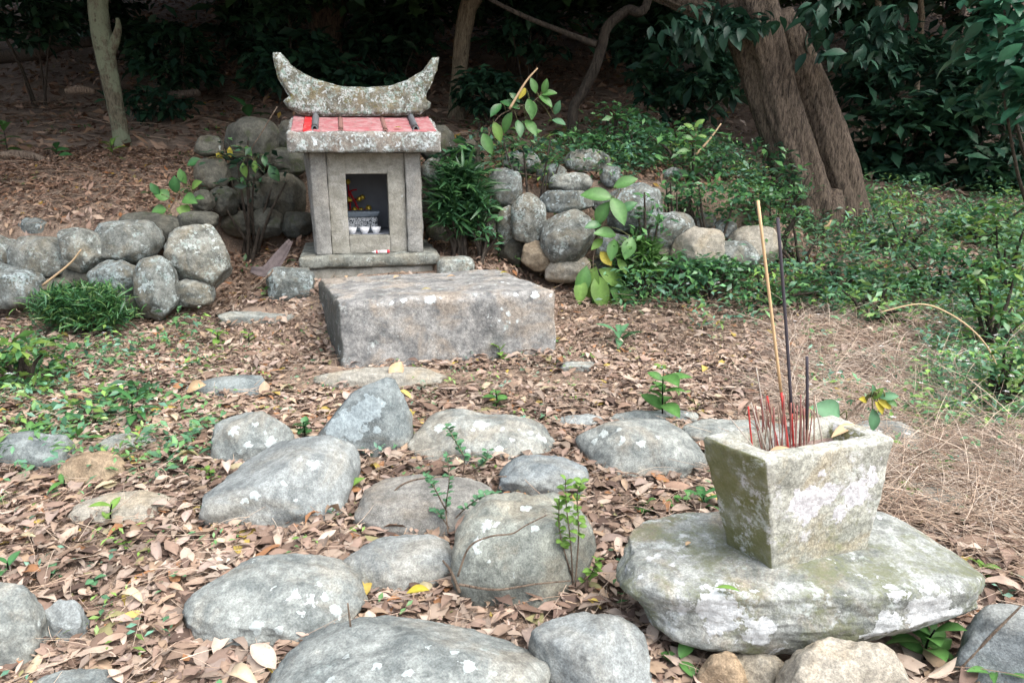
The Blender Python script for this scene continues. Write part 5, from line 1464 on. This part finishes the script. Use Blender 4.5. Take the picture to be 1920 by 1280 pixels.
def lay(g, n, y0, y1, tpls, size, lift, power=1.0, tilt=.35, off=True, maxslope=2.6, straw_thin=True):
    x, y = wedge_points(g, n, y0, y1, power)
    k = keep_off(x, y) if off else np.ones(n, bool)
    if straw_thin:                                   # fewer leaves where dry grass takes over
        k &= ~((x > .42 * y + .1) & (y > 1.75) & (y < 4.3) & (g.random(n) < .05))
        k &= ~((np.abs(x + .35) < .75) & (np.abs(y - 3.10) < .18) & (g.random(n) < .85))   # trodden bare strip before the altar block
    x, y = x[k], y[k]
    sx, sy = slope_at(x, y)
    k = np.hypot(sx, sy) < maxslope
    x, y, sx, sy = x[k], y[k], sx[k], sy[k]
    n = len(x)
    z = T(x, y) + g.random(n) ** 1.3 * lift + .004
    yaw = g.uniform(0, 6.28, n)
    pitch = g.normal(0, tilt, n) * .7 + np.arctan(sx * np.cos(yaw) + sy * np.sin(yaw))
    roll = g.normal(0, tilt, n) + np.arctan(-sx * np.sin(yaw) + sy * np.cos(yaw))
    flip = g.random(n) < .4
    roll = roll + flip * math.pi
    Rm = rot(yaw, pitch, roll)
    sc = size * np.exp(g.normal(0, .30, n))
    sc = np.clip(sc, size * .4, size * 1.75)
    sc = np.stack([sc, sc * g.uniform(.8, 1.15, n), sc * g.uniform(.15, 1.5, n)], -1)
    C = litter_cols(g, n)
    damp = np.clip(.92 + .28 * fbm(np.stack([x, y, 0 * x], -1) * 1.7, 3) , .6, 1.15)       # damp and bleached patches
    C = C * damp[:, None] * np.array([.93, .91, .88])
    wood = sstep((y - 4.1) / .8)[:, None] * sstep((2.4 - x) / 1.0)[:, None]                  # red-brown tint and painted shade on the leaves under the trees
    C = C * (1 - wood + wood * np.array([.80, .68, .60]))
    return np.stack([x, y, z], -1), Rm, sc, C
g = np.random.default_rng(99)
litter_root = None
for i, t_ in enumerate(TPLS):
    scatter(soup, t_, *lay(g, 5000, .95, 3.4, None, .050, .020, tilt=.20))
for i in range(4):
    scatter(soup, torn(TPLF[i % 2], 2) if i > 1 else TPLF[i], *lay(g, 12000, .95, 3.8, None, (.020, .014, .03, .018)[i], .020, tilt=.35))          # broken crumbs
for i, t_ in enumerate(TPLF):
    scatter(soup, t_, *lay(g, 16000, 3.0, 6.2, None, .045, .035, tilt=.35))
    scatter(soup, t_, *lay(g, 9000, 3.0, 6.2, None, .022, .03, tilt=.5))
    scatter(soup, t_, *lay(g, 14500, 6.0, 17.0, None, .09, .05, tilt=.4, off=False, straw_thin=False))
leaf_litter = soup.build('leaf_litter', M['litter'])
tag(leaf_litter, 'brown and tan fallen leaves covering the ground', 'leaf litter', None, 'stuff')
# the most conspicuous dead leaves, each one a leaf of its own lying on the litter
dead_mats = []
for i, c_ in enumerate(((.45, .35, .28), (.38, .28, .215), (.51, .42, .345), (.28, .19, .14), (.43, .34, .29), (.48, .40, .28), (.35, .31, .20), (.48, .39, .13))):
    dead_mats.append(leaf_mat('dead_leaf_tone_%d' % i, .12, .7, .2, True, c_))
dead_me = []
for i, mt in enumerate(dead_mats):
    for (r_, cu, fo, pk) in ((.48, .2, .18, .48), (.40, .36, .28, .42), (.6, .22, -.15, .5)):
        V, F = leaf_template(r_, 8, fo, cu, pk, .012)
        # petiole
        V = np.concatenate([V, np.array([(-.22, .008, .02), (-.22, -.008, .02), (0, .008, .004), (0, -.008, .004)])])
        q = len(V) - 4
        F = np.concatenate([F, np.array([(q, q + 1, q + 3, q + 2)])])
        dead_me.append(mesh_data('leaf', V, F, mt, np.concatenate([np.tile([.9, 1.2, .9], 9), [.7] * 4])[:, None] * np.ones(3)))
pos, Rm, sc, _ = lay(g, 620, .98, 3.0, None, .058, .010, power=.35, tilt=.16)
pos[:, 2] += .016
from mathutils import Matrix
for i in range(min(300, len(pos))):
    w = g.integers(0, 21)
    o = link('leaf', dead_me[min(int(w), 23) if g.random() > .025 else 21], leaf_litter)
    o.location = pos[i]; o.rotation_euler = Matrix(Rm[i].tolist()).to_euler(); o.scale = (sc[i, 0], sc[i, 1], min(sc[i, 2], sc[i, 0] * 1.6))
# particular fallen leaves resting on the stones
def lone_leaf(label, p, yaw, L, mat, shape='oval', pitch=0., roll=0., name='fallen_leaf'):
    o = link(name, leaf_me(mat, shape)); o.location = p; o.scale = (L, L, L)
    o.rotation_euler = Matrix(rot(yaw, pitch, roll)[0].tolist()).to_euler()
    return tag(o, label, 'leaf', 'single fallen leaves')
def on_plane(u, v, z):
    d = ray(u, v); return np.array([0, 0, CAM_H]) + d * ((z - CAM_H) / d[2])
lone_leaf('bright yellow-green leaf lying on the front of the thick slab', on_plane(1340, 1112, .19) + [0, 0, .012], -.25, .045, 'leaf_light', 'long')
lone_leaf('yellow leaf lying at the front of the plain grey hump-backed stone', on_plane(762, 1112, .075), .1, .05, 'leaf_yellow', 'broad', .1)
lone_leaf('yellow leaf on the top front edge of the altar block', on_plane(790, 543, .335), .2, .05, 'leaf_yellow', 'long')
lone_leaf('tan leaf on the back of the altar block in the middle', on_plane(738, 521, .335), .9, .055, 'leaf_tan', 'broad')
lone_leaf('tan leaf on the back of the altar block at the left', on_plane(650, 520, .335), 2.0, .045, 'leaf_tan', 'oval')
lone_leaf('pinkish tan leaf on the back of the altar block at the right', on_plane(838, 519, .34), .3, .05, 'leaf_tan', 'broad')
lone_leaf('yellow leaf at the right back corner of the altar block', on_plane(938, 512, .345), .4, .05, 'leaf_yellow', 'oval')
lone_leaf('yellow leaf resting on the red shrine roof', from_shrine((.585, .0, roof_z(0) + .018)), .3, .045, 'leaf_yellow', 'broad')
lone_leaf('curled pale leaf standing up behind the wedge-shaped stone', ground_hit(735, 728) + [0, 0, .03], 1.2, .11, 'leaf_tan', 'broad', .7, .4)
lone_leaf('upright pale leaf standing by the flat stone left of the altar block', ground_hit(352, 745) + [0, 0, .03], -.4, .12, 'leaf_tan', 'oval', .35, .8)
lone_leaf('small green-grey leaf on the left of the thick slab', on_plane(1285, 1030, .19) + [0, 0, .01], .8, .02, 'leaf_tan', 'oval')
lone_leaf('curled brown leaf lying in the incense pot', np.array([.66, 1.345, .432]), .4, .07, 'leaf_tan', 'long', .25, .3)
lone_leaf('tan leaf among the stubs at the pot\'s left end', np.array([.50, 1.262, .425]), .2, .05, 'leaf_tan', 'oval', .3, .2)
lone_leaf('pale silvery leaf leaning at the foot of the massive trunk', at(1548, 432, 5.1), .6, .1, 'leaf_tan', 'broad', .8)

# straw: dry grass at the right, scattered thin stems elsewhere
soup = Soup()
def straws(g, x, y, length, lift, rad, cols, flat=.25):
    n = len(x)
    z = T(x, y) + g.random(n) * lift + .004
    yaw = g.uniform(0, 6.28, n); L = length * g.uniform(.4, 1.3, n)
    el = np.abs(g.normal(0, flat, n)); bend = g.normal(0, .28, n); dro = g.uniform(.1, .9, n)
    t = np.linspace(0, 1, 5)[None, :]
    a = yaw[:, None] + bend[:, None] * t
    r = L[:, None] * t * np.cos(el)[:, None]
    P = np.stack([x[:, None] + r * np.cos(a), y[:, None] + r * np.sin(a), z[:, None] + L[:, None] * np.sin(el)[:, None] * (t - dro[:, None] * t * t * .8)], -1)
    k = g.integers(0, len(cols), n)
    strands(soup, P, rad * g.uniform(.6, 1.3, n), np.array(cols)[k] * g.uniform(.75, 1.2, n)[:, None])
SC_ = [(.50, .39, .30), (.42, .31, .23), (.58, .48, .38), (.33, .24, .18)]
n = 5200
y = g.uniform(1.75, 4.0, n); x = (.36 + .44 * g.random(n) ** .8) * y + g.normal(0, .1, n) + .08
k = keep_off(x, y, .8); x, y = x[k][:1500], y[k][:1500]; straws(g, x, y, .26, .03, .0011, SC_, .3)
# tufts: stems fanning out of one root and falling over
nt, ns = 300, 15
ty = g.uniform(1.75, 4.1, nt); tx = (.37 + .45 * g.random(nt) ** .85) * ty + .1
kk = keep_off(tx, ty, 1.0); tx, ty = tx[kk], ty[kk]; nt = len(tx)
ta = g.uniform(0, 6.28, nt); tsz = g.uniform(.6, 1.35, nt)
i_ = np.repeat(np.arange(nt), ns); n = len(i_)
ya = ta[i_] + g.normal(0, .55, n); L = .24 * tsz[i_] * g.uniform(.5, 1.25, n); el = np.clip(g.normal(.75, .35, n), .1, 1.45)
t = np.linspace(0, 1, 6)[None, :]
rr_ = L[:, None] * np.cos(el)[:, None] * t * (1 + .5 * t)
zz_ = L[:, None] * np.sin(el)[:, None] * (t - g.uniform(.5, 1.0, n)[:, None] * t ** 2.2)
bx = tx[i_] + g.normal(0, .018, n); by = ty[i_] + g.normal(0, .018, n)
P = np.stack([bx[:, None] + rr_ * np.cos(ya)[:, None], by[:, None] + rr_ * np.sin(ya)[:, None], T(bx, by)[:, None] + .004 + np.maximum(zz_, .002)], -1)
tone = np.array([(.50, .42, .35), (.42, .34, .28), (.58, .51, .44), (.28, .22, .18)])[g.integers(0, 4, nt)]
strands(soup, P, .0013 * g.uniform(.7, 1.3, n), tone[i_] * g.uniform(.7, 1.25, n)[:, None])
n = 1100
y = g.uniform(1.5, 2.6, n); x = (.45 + .4 * g.random(n)) * y + .12
k = keep_off(x, y, .9); straws(g, x[k], y[k], .26, .07, .0011, SC_, .45)
n = 1000
y = g.uniform(1.7, 3.9, n); x = (.38 + .42 * g.random(n)) * y + .1
k = keep_off(x, y, .9); straws(g, x[k], y[k], .30, .03, .0014, [(.62, .52, .42), (.55, .44, .34)], .55)
n = 1500
y = g.uniform(1.7, 3.9, n); x = (.38 + .42 * g.random(n)) * y + .1
k = keep_off(x, y, .9) & (fbm(np.stack([x, y, 0 * x], -1) * 3, 2) > 0); straws(g, x[k], y[k], .20, .02, .0016, [(.16, .11, .085), (.25, .18, .14)], .3)
straws(g, x[:420], y[:420], .24, .01, .0013, [(.50, .40, .30), (.36, .27, .2)], 1.1)
dry_grass = soup.build('dry_grass', M['straw'])
tag(dry_grass, 'matted pale dry grass at the right behind the incense pot', 'dry grass', None, 'stuff')
soup = Soup()
x, y = wedge_points(g, 4600, .95, 4.2)
k = keep_off(x, y, .95); straws(g, x[k], y[k], .16, .04, .0010, SC_, .18)
x, y = wedge_points(g, 1500, 4.0, 9.0)
straws(g, x, y, .35, .06, .0028, [(.26, .19, .14), (.36, .27, .2)], .2)
tw = soup.build('twig_litter', M['straw'])
tag(tw, 'thin dry stems and twigs strewn over the fallen leaves', 'twigs', None, 'stuff')

# green ground cover: countless small weeds
soup = Soup()
def cover(g, x, y, n_leaf, h, size, cols, flowers=0.0, spread=.05):
    n = len(x); z = T(x, y)
    k = np.repeat(np.arange(n), n_leaf)
    m_ = len(k)
    hh = h * g.uniform(.4, 1.2, n)
    t = g.random(m_)
    P = np.stack([x[k] + g.normal(0, spread, m_), y[k] + g.normal(0, spread, m_), z[k] + hh[k] * t + .01], -1)
    tone = np.array(cols)[g.integers(0, len(cols), n)] * g.uniform(.7, 1.3, n)[:, None]
    C = tone[k] * g.uniform(.75, 1.25, m_)[:, None]
    scatter(soup, LEAF_S, P, rot(g.uniform(0, 6.28, m_), g.normal(.05, .4, m_), g.normal(0, .4, m_)), size * g.uniform(.5, 1.3, m_), C)
    if flowers:
        f = g.random(n) < flowers
        q = np.stack([x[f] + g.normal(0, spread, f.sum()), y[f], z[f] + hh[f] * 1.15 + .03], -1)
        for a in range(5):
            scatter(soup, LEAF_S, q, rot(np.full(len(q), a * 1.257), np.full(len(q), .15), np.zeros(len(q))), np.full(len(q), .013), np.full((len(q), 3), .75))
CM = [(.12, .28, .13), (.14, .30, .11), (.12, .26, .18), (.21, .36, .09), (.08, .19, .10)]
n = 1400; y = g.uniform(3.7, 5.9, n); x = g.uniform(.14, .85, n) * y
k = (x > .35 + .35 * np.maximum(0, 4.5 - y) * 2) & (fbm(np.stack([x, y, 0 * x], -1) * 2.2, 2) + g.normal(0, .15, n) > .02)
cover(g, x[k], y[k], 16, .26, .048, CM, .18, .06)
n = 170; y = g.uniform(1.9, 3.9, n); x = g.uniform(.4, .8, n) * y + .1; k = keep_off(x, y, 1)
cover(g, x[k], y[k], 8, .10, .032, CM, .2, .035)
n = 420; y = g.uniform(2.4, 4.4, n); x = g.uniform(.62, .82, n) * y
cover(g, x, y, 14, .14, .04, CM, .2)
n = 420; y = g.uniform(4.75, 6.6, n); x = g.uniform(-.05, .75, n) * y
cover(g, x, y, 16, .20, .055, CM + [(.04, .11, .05)], .1)
n = 170; y = g.uniform(2.0, 3.9, n); x = -g.uniform(.45, .82, n) * y
cover(g, x, y, 11, .10, .04, CM, .05)
x, y = wedge_points(g, 620, 1.0, 3.6); k = keep_off(x, y, 1.0) & ((x < .1 * y) | (g.random(620) < .4))
cover(g, x[k], y[k], 6, .045, .022, CM + [(.16, .28, .06)], 0, .025)
x, y = wedge_points(g, 120, 4.3, 8.0); k = x < 0
cover(g, x[k], y[k], 9, .10, .05, [(.05, .12, .04), (.08, .16, .05)], 0, .07)
wc = soup.build('weed_cover', M['weed'])
tag(wc, 'low green weeds spreading over the bank and between the stones', 'weeds', None, 'stuff')
